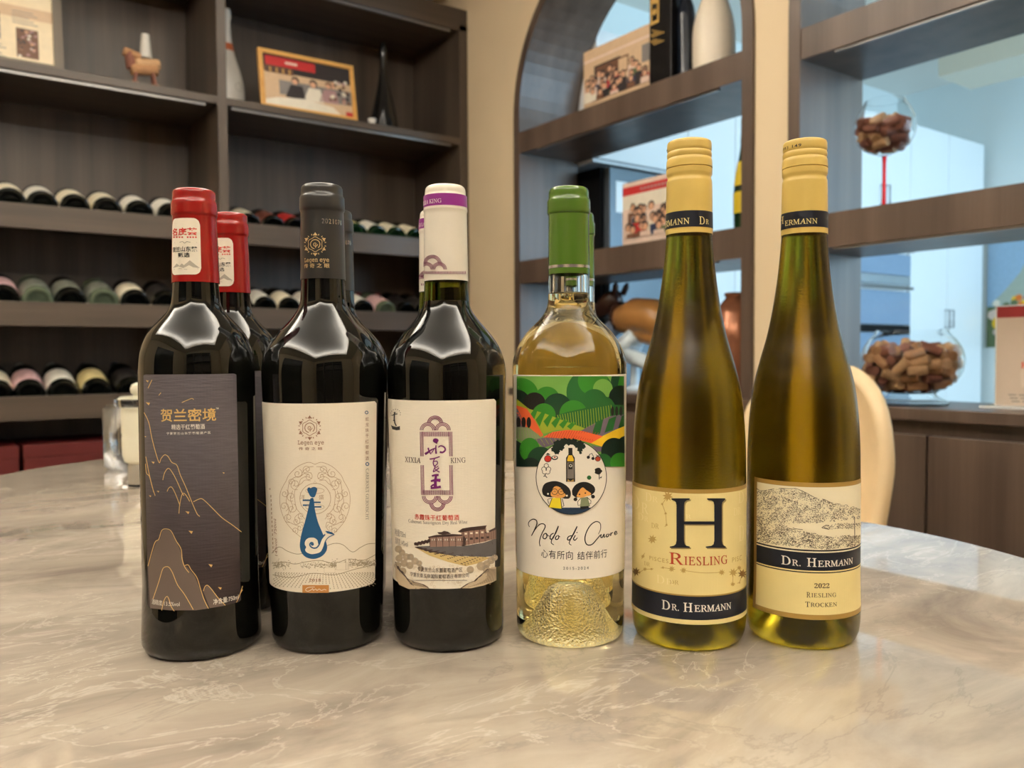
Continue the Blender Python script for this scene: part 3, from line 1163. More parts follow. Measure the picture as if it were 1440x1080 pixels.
ar.ring(515, 580, 2.0, 1.0, BLUEP)
ar.ring(516, 652.5, 2.1, 1.1, BLUEP)
for i, ch in enumerate('蛇龙珠干红葡萄酒'):
    ar.text(ch, 513.2, 518, 586.5 + i * 7.9, 591.8 + i * 7.9, BROWNP)
ar.text('CABERNET GERNISCHT', 513.8, 518, 659, 731, GREYP, style='roman', rot=-90)
ar.text('14%vol  750ml', 386.5, 390, 730, 781, BROWNP, rot=90)
ar.ring(380.2, 687.5, .9, .5, BROWNP)
for i in range(14):
    ar.rect(381 + i * .25, 696 + i * 6, 382.2 + i * .25, 699.4 + i * 6, TANP)
ar.text('2018', 435, 451.5, 813.5, 818, BROWNP, style='serif')
ar.rect(425.5, 822.5, 462.5, 833.3, ORANGEB)
ar.line(smooth_line([(443, 825.3), (434, 825.8), (430, 829), (433, 831.3), (438, 829), (440, 827.5), (441, 830), (444, 828), (446, 830), (449, 828), (452, 830), (456, 828.6), (459, 829.5)], 5), .7, WHITEPR, 4)
ar.done('lettering', lab)
B2 = b

# ---------------------------------------------------------------- bottle with the white and purple capsule
b = Bottle('wine_bottle', 632, 921, .0364)
tag(b.o, 'wine bottle with white and purple capsule, winery label, in line with the slender bottles', 'wine bottle')
body = glass_profile(b, [(895, 77), (830, 78), (740, 79.5), (650, 81.5), (560, 83), (525, 83.5), (511, 82), (500, 79), (486, 73), (468, 60.5), (456, 50), (446, 42), (434, 34.5), (424, 31.8), (410, 31), (396, 30.4), (330, 29), (290, 27.5), (266, 25.5)], .0364)
zn = b.zy(397)
low = [p for p in body if p[0] <= zn - .012]
lathe('glass', low, GLASSK, b.o, 80)
lathe('neck_glass', [(low[-1][0] - .0003, low[-1][1])] + [p for p in body if p[0] > zn - .012], GLASSG, b.o, 80)
cap, cpr = capsule(b, [(396, 31.3), (370, 30.9), (330, 30.4), (300, 30.2), (298, 31), (296.5, 31.3), (294, 30.6), (277, 30.2), (275.5, 29), (270, 28.6), (266.5, 28), (264, 26.3)], WHT_CAP)
zp0, zp1 = b.zy(293.4), b.zy(277)
b.band('purple_band', cpr, -180, 180, zp0, zp1, PUR_CAP, cap, off=1.5e-4, nz=6)
ar = b.art(cpr)
ar.text('XIXIA KING', 594.5, 621, 280, 286, WHITEPR, style='roman', weight=.004)
ar.done('lettering', cap)
ar = b.art(cpr)


def arcs(ar, cx, cy, r, m, up=True, n=3, w=.75, dr=1.75):
    for i in range(n):
        ar.ring(cx, cy, r - i * dr, w, m, 3, n=18, a0=0 if up else 180, a1=180 if up else 360)


arcs(ar, 608.5, 371, 12, PLUM, w=.85, dr=1.8)
for cx in (600.5, 618):
    for i in range(3):
        ar.ring(cx, 379, 9.8 - i * 1.8, .85, PLUM, 5, n=18, a0=0, a1=180)
for i in range(28):
    x = 598 + i * 2.05
    ar.rect(x, 381.5, x + .9, 385.3, PLUM, 3)
ar.done('capsule_print', cap)
z0, z1 = b.surf(629, 828, body)[1], b.surf(629, 563.3, body)[1]
a1 = math.degrees(b.surf(696.8, 650, body)[0])
lab = b.band('label', body, -80, a1, z0, z1, CREAM3, b.o, corner=.0015)
ar = b.art(body)
P = PURPLE
# tablet: scalloped arches, comb bands, side bars
for (cx, cy, up) in ((612, 595.5, True), (602, 605, True), (622.5, 605, True), (605, 697.5, False), (625.5, 697.5, False), (615.3, 707.5, False)):
    lay = 3
    if cy in (605, 697.5):
        ar.poly(circle_pts(cx, cy, 11, n=16, a0=0 if up else 180, a1=180 if up else 360), CREAM3, 4)
        lay = 5
    for i in range(3):
        ar.ring(cx, cy, 10.6 - i * 1.9, 1.1, PLUM, lay, n=18, a0=0 if up else 180, a1=180 if up else 360)
for i in range(24):
    x = 593.2 + i * 1.62
    ar.rect(x, 607.2, x + .85, 613.6, PLUM, 5)
    ar.rect(x + 1.6, 689.3, x + 2.45, 695.8, PLUM, 5)
for x in (591.3, 593.2, 595):
    ar.line([(x, 607), (x + .6, 641.5)], .95, PLUM)
    ar.line([(x + .9, 654), (x + 1.6, 696)], .95, PLUM)
    ar.line([(x + 40.3, 607), (x + 41, 641.5)], .95, PLUM)
    ar.line([(x + 41, 654), (x + 41.7, 696)], .95, PLUM)
# brush-written characters
def brush(pts, w):
    s = smooth_line(pts, 5)
    n = len(s)
    ar.line(s, [w[0] + (w[1] - w[0]) * i / n for i in range(n)], P, 6)
ar.poly(smooth_line([(609.5, 617.5), (612, 616.3), (615.5, 617), (617, 619.5), (615, 622.5), (614.8, 624), (611.5, 622.5), (609, 620.5), (609.5, 617.5)], 3), P, 6)
brush([(598, 638.5), (602, 636), (606, 633), (612, 630)], (3.6, 1.2))
brush([(602.5, 629.5), (603.5, 634), (606.5, 638.5)], (2.2, 1.4))
brush([(607, 637), (609, 634), (611, 631)], (1.4, 1.0))
brush([(613.3, 626), (613, 632), (613.6, 638)], (1.6, 2.6))
brush([(616.5, 629), (620, 626.8), (625, 629), (626, 633), (622.5, 636), (618.5, 635.5)], (1.4, 3.0))
brush([(604.5, 645.5), (611, 644.5), (618.5, 642)], (2.0, 1.4))
brush([(611.5, 645), (610, 648.5), (614.5, 648.5), (615.2, 652), (611, 655), (609.5, 651), (610, 648)], (1.3, 1.6))
brush([(611, 656), (614, 657), (616.5, 655)], (1.2, 1.2))
brush([(612.5, 655.5), (610.5, 660), (609.8, 663.3), (615, 660), (617.5, 657.5)], (1.2, 1.6))
brush([(611.5, 658.5), (615, 662), (618.5, 663.8)], (1.2, 1.6))
brush([(607.5, 669), (613, 667.8), (617, 668)], (2.4, 3.4))
brush([(606, 676.5), (613, 675), (619.5, 675.5)], (2.4, 5.0))
brush([(613.5, 668), (612.5, 675), (612.5, 684)], (2.8, 4.6))
brush([(606, 684.5), (610, 681.5), (612, 686)], (2.2, 2.0))
brush([(606, 686.3), (613, 685.6), (620, 684.3)], (2.6, 3.6))
ar.done('purple_tablet_print', lab)
ar = b.art(body)
BRD = mat('dark_brown_print', S(62, 42, 36), 0.55, noise=0)
BRM = mat('mauve_brown_print', S(150, 118, 104), 0.55, noise=0.03)
FIELD = mat('straw_field_print', S(204, 178, 118), 0.55, noise=0.03)
SLATE = mat('slate_field_print', S(96, 92, 92), 0.55, noise=0.08, scale=200)
TANF = mat('tan_fill_print', S(200, 180, 150), 0.55, noise=0.06, scale=120)
# fields in front of the winery
ar.poly([(586, 768.5), (604, 767.5), (650, 768), (680, 763), (697, 757), (697, 782), (680, 783), (640, 781), (610, 775)], SLATE, 2)
ar.poly([(583, 769), (605, 776), (640, 782), (680, 783), (690, 784), (672, 792), (655, 796), (630, 790), (604, 781)], FIELD, 2)
for i in range(8):
    t = i / 7.
    ar.line(smooth_line([(584 + t * 4, 769.2), (612 + t * 14, 779 - t * 3), (655 + t * 28, 794.5 - t * 11.5)], 5), 1.0, BRD, 3)
for i in range(16):
    t = i / 15.
    ar.line([(606 + t * 85, 769.5 - t * 8), (650 + t * 47, 779.5 + t * 2)], .45, BRD, 3)
# the winery
ar.poly([(602.5, 754.5), (612, 753.2), (650, 752), (650, 767.5), (605, 769)], BRM, 3)
ar.poly([(648, 745.5), (683, 741.5), (684, 761), (650, 767.5)], BRM, 3)
ar.poly([(682, 747), (697, 743.3), (697, 757.5), (682, 761)], BRM, 3)
ar.poly([(615, 748.3), (621, 748), (624.5, 746.3), (630, 747.6), (634.5, 750.5), (622, 751.6), (617, 750.6)], BRD, 4)
ar.poly([(602, 754.8), (613, 752.2), (637, 750.8), (650, 751.5), (650, 753.4), (603.5, 756)], BRD, 4)
ar.poly([(643.5, 747.4), (650, 743), (660, 741.3), (676, 739.5), (684, 738.6), (681, 744.3), (660, 746.4), (647, 748.8)], BRD, 4)
ar.poly([(681, 748.6), (690, 744.5), (697, 741), (697, 744.5), (683, 750)], BRD, 4)
for i in range(6):
    x = 604.5 + i * 9
    ar.line([(x, 755), (x + .4, 768.6)], .8, BRD, 4)
    for k in (2.6, 5.6):
        ar.rect(x + k, 757, x + k + 2, 760.6, BRD, 4)
        ar.rect(x + k + .4, 757.3, x + k + 1.5, 760.2, CREAM3, 5)
    ar.line([(x, 761.4), (x + 9, 761.2)], .5, BRD, 4)
for i in range(5):
    x = 651 + i * 7.6
    ar.line([(x, 747 - i * .7), (x + .2, 767 - i * 1.4)], .8, BRD, 4)
    ar.rect(x + 2.2, 749.2 - i * .7, x + 5.6, 751.6 - i * .7, CREAM3, 5)
    ar.rect(x + 1.8, 756.4 - i * .6, x + 6, 759.4 - i * .6, BRD, 5)
ar.line([(650, 753.6), (684, 749.5)], .8, BRD, 5)
ar.poly([(650.5, 767), (651, 757), (652.6, 752.5), (654.2, 757), (654.8, 766.6)], BRD, 6)
for i in range(5):
    ar.line([(684 + i * 3, 748 - i), (684.2 + i * 3, 760 - i * .8)], .5, BRD, 4)
for i in range(9):
    ar.circ(585 + i * 2.3, 764.6 - i * .55 + (i % 2), 2.4, BRD, 4, n=10)
# scroll clouds and hills along the lower edge
for (cx, cy, r) in ((561, 772, 5), (566, 777, 4.5), (572, 783, 5), (578, 783, 4.5), (584, 789, 5), (590, 792, 4), (562, 785, 5), (569, 792, 5), (577, 795, 5), (560, 795, 5), (567, 803, 5), (676, 796, 6), (684, 793, 5), (690, 788, 5), (695, 784, 4.5), (683, 800, 5), (661, 801, 5), (592, 799, 4)):
    ar.circ(cx, cy, r, TANF, 2, n=14)
    for q in (r * .95, r * .65, r * .35):
        ar.ring(cx, cy, q, .45, GREYP, 3, n=14)
for (pts) in ([(556.5, 790), (561, 797), (567, 804), (574, 815), (580, 822), (592, 828), (575, 828), (562, 822), (557, 812)], [(572, 813), (582, 818), (596, 822), (604, 827.5), (585, 827), (578, 823)],
              [(648, 827), (656, 821.5), (668, 816.5), (676, 809), (685, 800), (692, 797.5), (697, 797), (697, 816), (680, 823), (662, 827)]):
    ar.poly(pts, TANF, 3)
    ar.line(pts[:5], 1.3, BRD, 5)
    x0, x1 = min(p[0] for p in pts), max(p[0] for p in pts)
rnd = random.Random(5)
for i in range(26):
    ar.line([(670 + i * 1.05, 813 - min(i, 14) * .95), (658 + i * 1.5, 825.5 - i * .35)], .5, BRD, 4)
    ar.line([(557.5 + i * .9, 793 + i * 1.15), (560 + i * .9, 800 + i * .95)], .5, BRD, 4)
for i in range(18):
    ar.line([(575 + i * 1.5, 816 + i * .45), (578 + i * 1.5, 822 + i * .3)], .5, BRD, 4)
for i in range(130):
    x, y = rnd.uniform(560, 694), rnd.uniform(795, 826)
    if y < 828 - abs(x - 629) * .12:
        ar.ring(x, y, rnd.uniform(.8, 1.8), .35, TANF, 1, n=7)
ar.done('winery_print', lab)
ar = b.art(body)
ar.text('XIXIA', 570, 592, 643, 650.5, BRD, style='roman', weight=.006, space=1.05)
ar.text('KING', 633.5, 654.5, 643.5, 651, BRD, style='roman', weight=.006, space=1.05)
ar.done('lettering', lab)
ar = b.art(body)
ar.text('赤霞珠干红葡萄酒', 583.5, 645.5, 724, 732, REDP, weight=.008, space=1.05)
ar.text('Cabernet Sauvignon Dry Red Wine', 575, 657, 732.5, 739, GREYP, style='roman', weight=.004)
ar.done('lettering', lab)
ar = b.art(body)
ar.text('净含量:750ml', 556, 571, 745, 755, GREYP)
ar.text('酒精度:14%vol', 556.5, 574, 758, 767.5, GREYP)
ar.done('lettering', lab)
ar = b.art(body)
ar.text('宁夏贺兰山东麓葡萄酒产区', 588, 650, 798.5, 805, BRD, weight=.004, lay=6)
ar.text('宁夏农垦玉泉国际葡萄酒庄有限公司', 578, 659, 807.5, 813.5, BRD, weight=.004, lay=6)
for i in range(44):
    ar.rect(580 + i * 1.75, 815.3 + .0, 581.1 + i * 1.75, 816.6, GREYP, 6)
ar.done('lettering', lab)
ar = b.art(body)
# small horseman mark above a banner
for i in range(9):
    t = math.radians(200 - i * 27)
    ar.rect(556.5 + 6.6 * math.cos(t), 581 - 6.2 * math.sin(t), 557.6 + 6.6 * math.cos(t), 582.2 - 6.2 * math.sin(t), GREYP, 3)
ar.line([(555.5, 580), (555.2, 584), (555, 590), (556, 595), (558, 599)], 1.6, BLACKP)
ar.line([(552, 584.5), (555, 582.5), (559.5, 582)], 1.2, BLACKP)
ar.circ(555.5, 580.3, 1.2, BLACKP, n=10)
ar.line([(553.6, 592), (555.5, 589), (556, 592.5)], 1.1, BLACKP)
ar.poly([(550.5, 597.5), (553, 599), (558, 600.5), (563, 599), (563.2, 604.5), (558, 605), (552.5, 603.5)], BLACKP, 3)
ar.done('horseman_mark', lab)
B3 = b

# ---------------------------------------------------------------- clear bottle with the green capsule
def clip(pts, x0, y0, x1, y1):
    for ax, lim, sg in ((0, x0, 1), (0, x1, -1), (1, y0, 1), (1, y1, -1)):
        out = []
        for i, p in enumerate(pts):
            q = pts[i - 1]
            pi, qi = sg * (p[ax] - lim) >= 0, sg * (q[ax] - lim) >= 0
            if pi != qi:
                t = (lim - q[ax]) / (p[ax] - q[ax])
                out.append((q[0] + (p[0] - q[0]) * t, q[1] + (p[1] - q[1]) * t))
            if pi:
                out.append(p)
        pts = out
        if not pts:
            return []
    return pts


def glassmat(name, color, rough=0.0, ior=1.45, bump=0.0, scale=200, detail=2):
    m = mat(name, color, rough, trans=1.0, ior=ior, noise=0, bump=bump, scale=scale)
    return m


CLEARG = glassmat('clear_bottle_glass', (0.97, 0.99, 0.97, 1), ior=1.45)
PALEW = glassmat('pale_white_wine_glass', (0.97, 0.85, 0.46, 1), ior=1.46)
PUNTG = glassmat('pebbled_punt_glass', (0.98, 0.90, 0.60, 1), rough=.05, ior=1.3, bump=1.0, scale=750)

b = Bottle('wine_bottle', 802, 915, .0362)
tag(b.o, 'clear white wine bottle with green capsule and hills label, in line with the slender bottles', 'wine bottle')
pr = [p for p in b.outline([(895, 75), (830, 76), (740, 77.5), (650, 79), (560, 80), (525, 80.3), (510, 80), (490, 74), (470, 62), (460, 53), (450, 42.5), (440, 35), (430, 30.8), (418, 29.3), (400, 29), (386, 28.8), (330, 28.2), (290, 27), (268, 25)]) if p[0] > .012]
up_ = pchip([(.012, .0362)] + pr, .003)
body = [(.0, .0292), (.0, .0318), (.0012, .0342), (.0035, .0355), (.007, .0361)] + up_
zf = b.zy(414)                       # wine level in the neck
punt = [(.0365, .0004), (.0365, .006), (.034, .0095), (.029, .0118), (.019, .0155), (.008, .0195), (.003, .0225), (.0008, .026)]
lathe('punt', punt + [body[0]], PUNTG, b.o, 80, cap0=False, cap1=False)
zs = [p for p in body if p[0] <= zf] + [(zf, interp(body, zf))]
lathe('wine_filled_glass', zs, PALEW, b.o, 80, cap0=False, cap1=False)
nk = [(zf, interp(body, zf))] + [p for p in body if p[0] > zf]
ztop = nk[-1][0]
cav = [(z, r - .0040) for z, r in reversed(nk)]
cav[-1] = (zf + .0004, interp(body, zf) - .0048)
cav += [(zf, interp(body, zf) - .010), (zf, .0003)]
lathe('neck_glass', nk + cav, CLEARG, b.o, 80, cap0=False, cap1=False)
cap, cpr = capsule(b, [(386.5, 29.2), (350, 29), (306, 28.6), (303, 28.6), (301.5, 30), (299, 30.4), (284, 30.3), (281.5, 29.4), (279.5, 28.4), (270, 28), (266.5, 26.5)], GRN_CAP)
b.band('silver_ring', cpr, -180, 180, b.zy(378.5), b.zy(374.5), SILV, cap, off=1.5e-4, nz=2)
z0, z1 = b.surf(801, 814.5, body)[1], b.surf(801, 527.6, body)[1]
LA0, LA1 = math.degrees(b.surf(727, 640, body)[0]), math.degrees(b.surf(877.3, 640, body)[0])
LA0, LA1 = -74, 78
lab = b.band('label', body, LA0, LA1, z0, z1, CREAM4, b.o, corner=.0006)
b.band('back_label', body, 105, 255, b.zy(740), b.zy(545), CREAM4, b.o)
GR = {}
for nm, c in dict(light=(112, 162, 72), mid=(52, 128, 34), deep=(34, 96, 40), pine=(20, 62, 34), night=(14, 34, 24), olive=(128, 150, 36), lime=(150, 164, 44), black=(30, 26, 22)).items():
    GR[nm] = mat('hill_%s_print' % nm, S(*c), 0.5, noise=0.05, scale=60)
ORNG = mat('orange_print', S(226, 96, 50), 0.5, noise=0.03)
YELP = mat('yellow_print', S(232, 188, 40), 0.5, noise=0.02)
MAUVE = mat('mauve_print', S(110, 96, 108), 0.5, noise=0.03)
SAGE = mat('sage_print', S(134, 142, 106), 0.5, noise=0.03)
SKIN = mat('tan_skin_print', S(226, 160, 84), 0.5, noise=0)
YSHIRT = mat('yellow_shirt_print', S(228, 206, 40), 0.5, noise=0)
DKBLUE = mat('dark_blue_print', S(30, 52, 76), 0.5, noise=0)
ar = b.art(body)
# the front label spans these columns in the photograph
XL, XR = 727.3, 876.8
cv = lambda X, Y: (700 + X / 7.2, 510 + Y / 7.2)


def shape(pts, m, lay, y1=656, conv=True):
    p = [cv(*q) for q in pts] if conv else pts
    p = clip(p, XL, 529, XR, y1)
    if len(p) > 2:
        ar.poly(p, m, lay)


def dome(X, Y, R, m, lay, RY=None):
    shape(circle_pts(X, Y, R, RY or R, 36), m, lay)


shape([(150, 120), (1300, 120), (1300, 1060), (900, 1060), (400, 1045), (150, 1015)], GR['light'], 1)
dome(240, 330, 175, GR['mid'], 2); dome(190, 420, 150, GR['night'], 3)
dome(930, 300, 235, GR['deep'], 2); dome(960, 180, 150, GR['mid'], 3); dome(1270, 190, 130, GR['pine'], 3)
shape([(1210, 230), (1230, 140), (1290, 125), (1290, 270)], GR['mid'], 4)
dome(500, 370, 128, GR['mid'], 3); dome(375, 410, 110, GR['black'], 4); dome(1060, 265, 98, GR['light'], 4, 100)
dome(975, 395, 128, GR['deep'], 5); dome(605, 450, 140, GR['pine'], 5); dome(1240, 350, 120, GR['night'], 5)
dome(1060, 460, 122, GR['deep'], 6); dome(765, 520, 140, GR['mid'], 6); dome(470, 530, 118, GR['mid'], 7)
shape([(600, 530), (700, 500), (900, 455), (1140, 425), (1290, 430), (1290, 560), (1120, 540), (1000, 600), (880, 665), (760, 610), (600, 560)], GR['deep'], 8)
for i in range(22):
    X = 605 + i * 25.5
    yt = 530 - (X - 605) * .19
    yb = min(560 + (X - 605) * .38, 665 - max(0, X - 880) * .5)
    a_, c_ = cv(X, yt), cv(X + 12, yb)
    ar.line([a_, c_], .75, GR['lime'], 9)
for i in range(3):
    dome(1155 + i * 42, 490, 15, GR['black'], 10, 48)
shape([(190, 360), (300, 450), (330, 470), (470, 510), (880, 665), (830, 690), (600, 680), (465, 720), (190, 440)], GR['lime'], 8)
for i in range(6):
    X = 350 + i * 78
    shape([(X + 20, 475 + i * 24), (X + 55, 487 + i * 24), (X, 640 + i * 7), (X - 40, 560 + i * 17)], GR['mid'], 9)
shape([(195, 430), (300, 465), (380, 580), (465, 735), (440, 755), (330, 660), (250, 640), (195, 500)], ORNG, 10)
shape([(190, 450), (215, 480), (250, 560), (300, 660), (190, 650)], MAUVE, 10)
for i in range(3):
    dome(217 + i * 52, 605, 22, GR['black'], 12, 55)
shape([(190, 650), (300, 655), (380, 700), (460, 765), (380, 775), (250, 790), (190, 760)], SAGE, 13)
for i in range(10):
    ar.line([cv(200 + i * 26, 660 + i * 6), cv(170 + i * 30 + 30, 770)], .5, GR['light'], 14)
shape([(840, 690), (920, 640), (1000, 600), (1130, 540), (1290, 520), (1290, 640), (1180, 680), (1040, 745), (930, 720)], MAUVE, 9)
for i in range(3):
    X = 990 + i * 130
    shape([(X, 600 - i * 30), (X + 75, 570 - i * 30), (X + 40, 720 - i * 40), (X - 45, 735 - i * 25)], GR['deep'], 10)
shape([(460, 755), (560, 700), (700, 680), (850, 690), (980, 725), (1060, 745), (940, 815), (800, 775), (650, 765)], ORNG, 14)
for i in range(20):
    ar.line([cv(520 + i * 26, 712 - 26 * math.sin(i / 20 * 3.1)), cv(495 + i * 24, 765 - 6 * math.sin(i / 20 * 3.1) + i * 1.2)], .6, RUST, 15)
shape([(940, 815), (1050, 745), (1180, 680), (1290, 635), (1290, 770), (1230, 780), (1100, 830), (1050, 850)], YELP, 13)
shape([(370, 775), (500, 755), (680, 768), (560, 830), (470, 860)], MAUVE, 14)
for i in range(6):
    ar.line([cv(395 + i * 45, 772 - i * 2), cv(440 + i * 40, 850 - i * 13)], .6, GR['lime'], 15)
shape([(940, 830), (1000, 850), (1060, 850), (1080, 900), (1000, 900)], MAUVE, 13)
dome(120, 960, 190, GR['night'], 15); dome(330, 880, 100, GR['mid'], 16, 120); dome(440, 990, 135, GR['pine'], 17, 140); dome(340, 1060, 100, GR['night'], 18)
dome(1170, 900, 130, GR['night'], 15, 140); dome(1060, 1010, 90, GR['deep'], 16); dome(1230, 1010, 100, GR['mid'], 17, 100); dome(1290, 830, 90, GR['night'], 16)
ar.done('green_hills_print', lab)
ar = b.art(body, base=8.2e-4)
# round badge with the little figures
ccx, ccy, crx, cry = 803.3, 671, 48.3, 52
ar.circ(ccx, ccy, crx, CREAM4, 1, ry=cry, n=48)
ar.ring(ccx, ccy, crx, 1.0, BLACKP, 3, ry=cry, n=60)
ar.poly(clip(circle_pts(ccx, ccy, crx - .4, cry - .4, 60), 700, 713.5, 900, 730), DKBLUE, 2)
cw = lambda X, Y: (700 + X / 7.2, 640 + Y / 7.2)
Wp = lambda pts: [cw(*p) for p in pts]
# hanging grape leaves at the top
for (X, Y, r) in ((610, -110, 50), (640, -80, 40), (590, -80, 36), (600, -40, 36), (570, -60, 30), (830, -110, 46), (860, -90, 30), (830, -60, 32), (800, -100, 30), (835, -25, 16), (720, -135, 40), (660, -130, 44), (770, -135, 40), (680, -150, 30)):
    x, y = cw(X, Y)
    ar.poly(star_pts(x, y, r / 7.2, r / 9.6, 6, X), GR['night'], 4)
# the bottle in the middle
ar.poly(Wp([(715, -75), (755, -75), (756, -10), (778, 25), (782, 268), (692, 268), (692, 25), (716, -10)]), GR['black'], 5)
ar.poly(Wp([(716, 0), (752, 0), (768, 40), (768, 60), (704, 60), (704, 40)]), YELP, 6)
ar.poly(Wp([(704, 70), (772, 70), (770, 235), (704, 235)]), GREYP, 6)
ar.poly(Wp([(716, 80), (755, 80), (755, 140), (716, 140)]), BLACKP, 7)
ar.ring(*cw(737, 105), 1.7, .7, WHITEPR, 8)
ar.poly(Wp([(710, 240), (735, 262), (765, 240), (770, 266), (704, 266)]), GOLDD, 7)
# fruit and flowers
ar.circ(*cw(512, 35), 5, BLACKP, 4); ar.circ(*cw(512, 35), 4.2, REDP, 5); ar.poly(Wp([(490, -5), (512, -25), (540, -5)]), BLACKP, 6)
ar.circ(*cw(580, 25), 4.6, BLACKP, 4, ry=3.2); ar.circ(*cw(580, 22), 3.2, CREAM4, 5, ry=1.9); ar.circ(*cw(580, 20), 1.6, RUST, 6, ry=1)
for (X, Y) in ((497, 105), (473, 140), (520, 140), (480, 168), (512, 168)):
    ar.circ(*cw(X, Y), 3.4, BLACKP, 4); ar.circ(*cw(X, Y), 2.6, CREAM4, 5)
ar.line(Wp([(490, 180), (485, 205), (505, 228)]), 1.2, BLACKP, 4); ar.line(Wp([(485, 205), (470, 215)]), 1.2, BLACKP, 4)
ar.line(Wp([(915, 20), (925, -10), (945, -20), (965, 15)]), .9, BLACKP, 4); ar.circ(*cw(912, 20), 2.2, BLACKP, 5); ar.circ(*cw(958, 32), 2.2, BLACKP, 5)
ar.circ(*cw(1006, 35), 3.9, BLACKP, 4); ar.circ(*cw(1006, 37), 3.1, RUST, 5); ar.line(Wp([(985, -5), (1005, 5), (1020, 0)]), .9, BLACKP, 5)
ar.poly([cw(1010 + 36 * math.cos(t) * (1 + .15 * math.cos(5 * t)), 160 + 34 * math.sin(t)) for t in [i * .3 for i in range(21)]], GR['black'], 4)
ar.line(Wp([(1018, 185), (1020, 245)]), 1.1, BLACKP, 4); ar.poly(Wp([(1020, 230), (1048, 210), (1040, 232)]), BLACKP, 4)
ar.circ(*cw(920, 226), 3.0, GR['deep'], 4)
# two children with dark hair
ar.poly(Wp(smooth_line([(465, 400), (455, 350), (480, 290), (540, 265), (600, 262), (665, 285), (720, 330), (740, 380), (730, 430), (690, 440), (640, 430), (560, 425), (500, 420), (465, 400)], 4)), BLACKP, 5)
ar.poly(Wp(smooth_line([(540, 380), (570, 325), (600, 312), (640, 330), (665, 370), (690, 405), (650, 430), (590, 430), (545, 410), (540, 380)], 4)), SKIN, 6)
for X in (580, 645):
    ar.ring(*cw(X, 368), 4.0, .8, BLACKP, 7); ar.ring(*cw(X, 372), 1.2, .6, BLACKP, 7, a0=0, a1=180)
ar.ring(*cw(612, 400), 1.2, .6, REDP, 7, a0=180, a1=360)
ar.poly(Wp([(555, 430), (640, 432), (648, 540), (520, 525)]), YSHIRT, 6)
ar.line(Wp([(520, 525), (555, 432)]), .9, BLACKP, 7); ar.line(Wp([(640, 432), (650, 540)]), .9, BLACKP, 7)
ar.line(Wp([(548, 432), (512, 445), (520, 490)]), .9, BLACKP, 7); ar.line(Wp([(655, 440), (672, 510), (655, 520)]), .9, BLACKP, 7)
for X in (515, 700):
    ar.circ(*cw(X, 390 if X < 600 else 408), 1.3, WHITEPR, 7)
ar.poly(Wp(smooth_line([(755, 400), (752, 350), (790, 295), (850, 270), (910, 275), (965, 310), (978, 360), (940, 400), (850, 420), (790, 425), (755, 400)], 4)), BLACKP, 5)
ar.poly(Wp(smooth_line([(795, 415), (820, 360), (855, 325), (890, 350), (940, 390), (890, 415), (840, 430), (795, 415)], 4)), SKIN, 6)
for X, Y in ((825, 395), (882, 382)):
    ar.circ(*cw(X, Y), 1.1, BLACKP, 7, n=10)
for X, Y in ((785, 445), (958, 418)):
    ar.circ(*cw(X, Y), 2.6, BLACKP, 6)
ar.line(Wp([(795, 420), (785, 445)]), 1.2, BLACKP, 6); ar.line(Wp([(935, 395), (958, 415)]), 1.2, BLACKP, 6)
ar.poly(Wp([(840, 430), (905, 420), (930, 515), (830, 520)]), SAGE, 6)
ar.poly(Wp([(832, 518), (915, 512), (918, 535), (834, 548)]), BLACKP, 7)
ar.line(Wp([(838, 432), (805, 470), (812, 510), (830, 500)]), .9, BLACKP, 7); ar.line(Wp([(900, 425), (938, 460), (935, 490), (915, 485)]), .9, BLACKP, 7)
ar.done('badge_print', lab)
ar = b.art(body)
# handwritten name
for pts, w0, w1 in (([(745.5, 741), (743.6, 737.5), (745, 733), (750, 730), (754.5, 731.5), (755.5, 736), (753, 743), (748, 753)], .7, 1.0),
                    ([(748, 753.5), (754, 743), (760, 737), (765.5, 737), (767, 741), (763, 749), (760, 757), (759, 763), (760, 768)], .8, .9),
                    ([(768.5, 749.5), (765, 751.5), (764, 756), (767, 757.5), (769.5, 754), (768.5, 750), (771, 753), (774, 754)], 1.2, .6),
                    ([(779, 749.5), (775, 752), (774, 757.5), (777.5, 757), (781, 750), (785.5, 739.5), (782, 749), (777, 757), (775.5, 763), (779, 766)], 1.3, .8),
                    ([(784, 753), (781.5, 755.5), (782, 758.5), (785, 757.5), (786, 754), (784.5, 752.5), (788, 755)], 1.2, .6),
                    ([(804, 753), (799.5, 754.5), (798, 758.5), (801.5, 758.5), (806, 751), (811.5, 740), (807, 750), (802, 759), (800.5, 764), (803.5, 766.5)], 1.3, .8),
                    ([(809, 752.5), (806.5, 757.5), (808.5, 759.5), (812, 756)], 1.3, .7), ([(811, 748), (811.5, 749.2)], 1.3, 1.2),
                    ([(841, 751), (844, 744), (843.5, 736), (838, 733.3), (830.5, 738), (824.5, 748), (822.3, 758), (825, 765.5), (832, 765.5), (839, 758), (844, 752)], .7, 1.3),
                    ([(845, 751), (844.5, 755), (846.5, 755.5), (849, 751), (849, 755.5), (851, 754)], 1.3, .7),
                    ([(854, 750.5), (852, 753), (853, 755), (855.5, 753), (855.5, 750.8), (857, 751.5)], 1.2, .7),
                    ([(858.5, 749), (858, 753.5), (859, 750), (861.5, 748.5)], 1.2, .8),
                    ([(863, 751), (866.5, 748.5), (865.5, 747), (863.5, 749), (864.5, 752), (868, 749.5)], 1.0, .7)):
    s = smooth_line(pts, 5)
    ar.line(s, [w0 + (w1 - w0) * i / len(s) + .5 * math.sin(math.pi * i / len(s)) for i in range(len(s))], BLACKP, 3)
ar.text('心有所向', 761.5, 805.5, 774, 786, BLACKP, space=1.1)
ar.text('结伴前行', 811.8, 853, 774.5, 786, BLACKP, space=1.1)
ar.text('2015-2024', 792, 827.5, 797, 801, BLACKP, space=1.35)
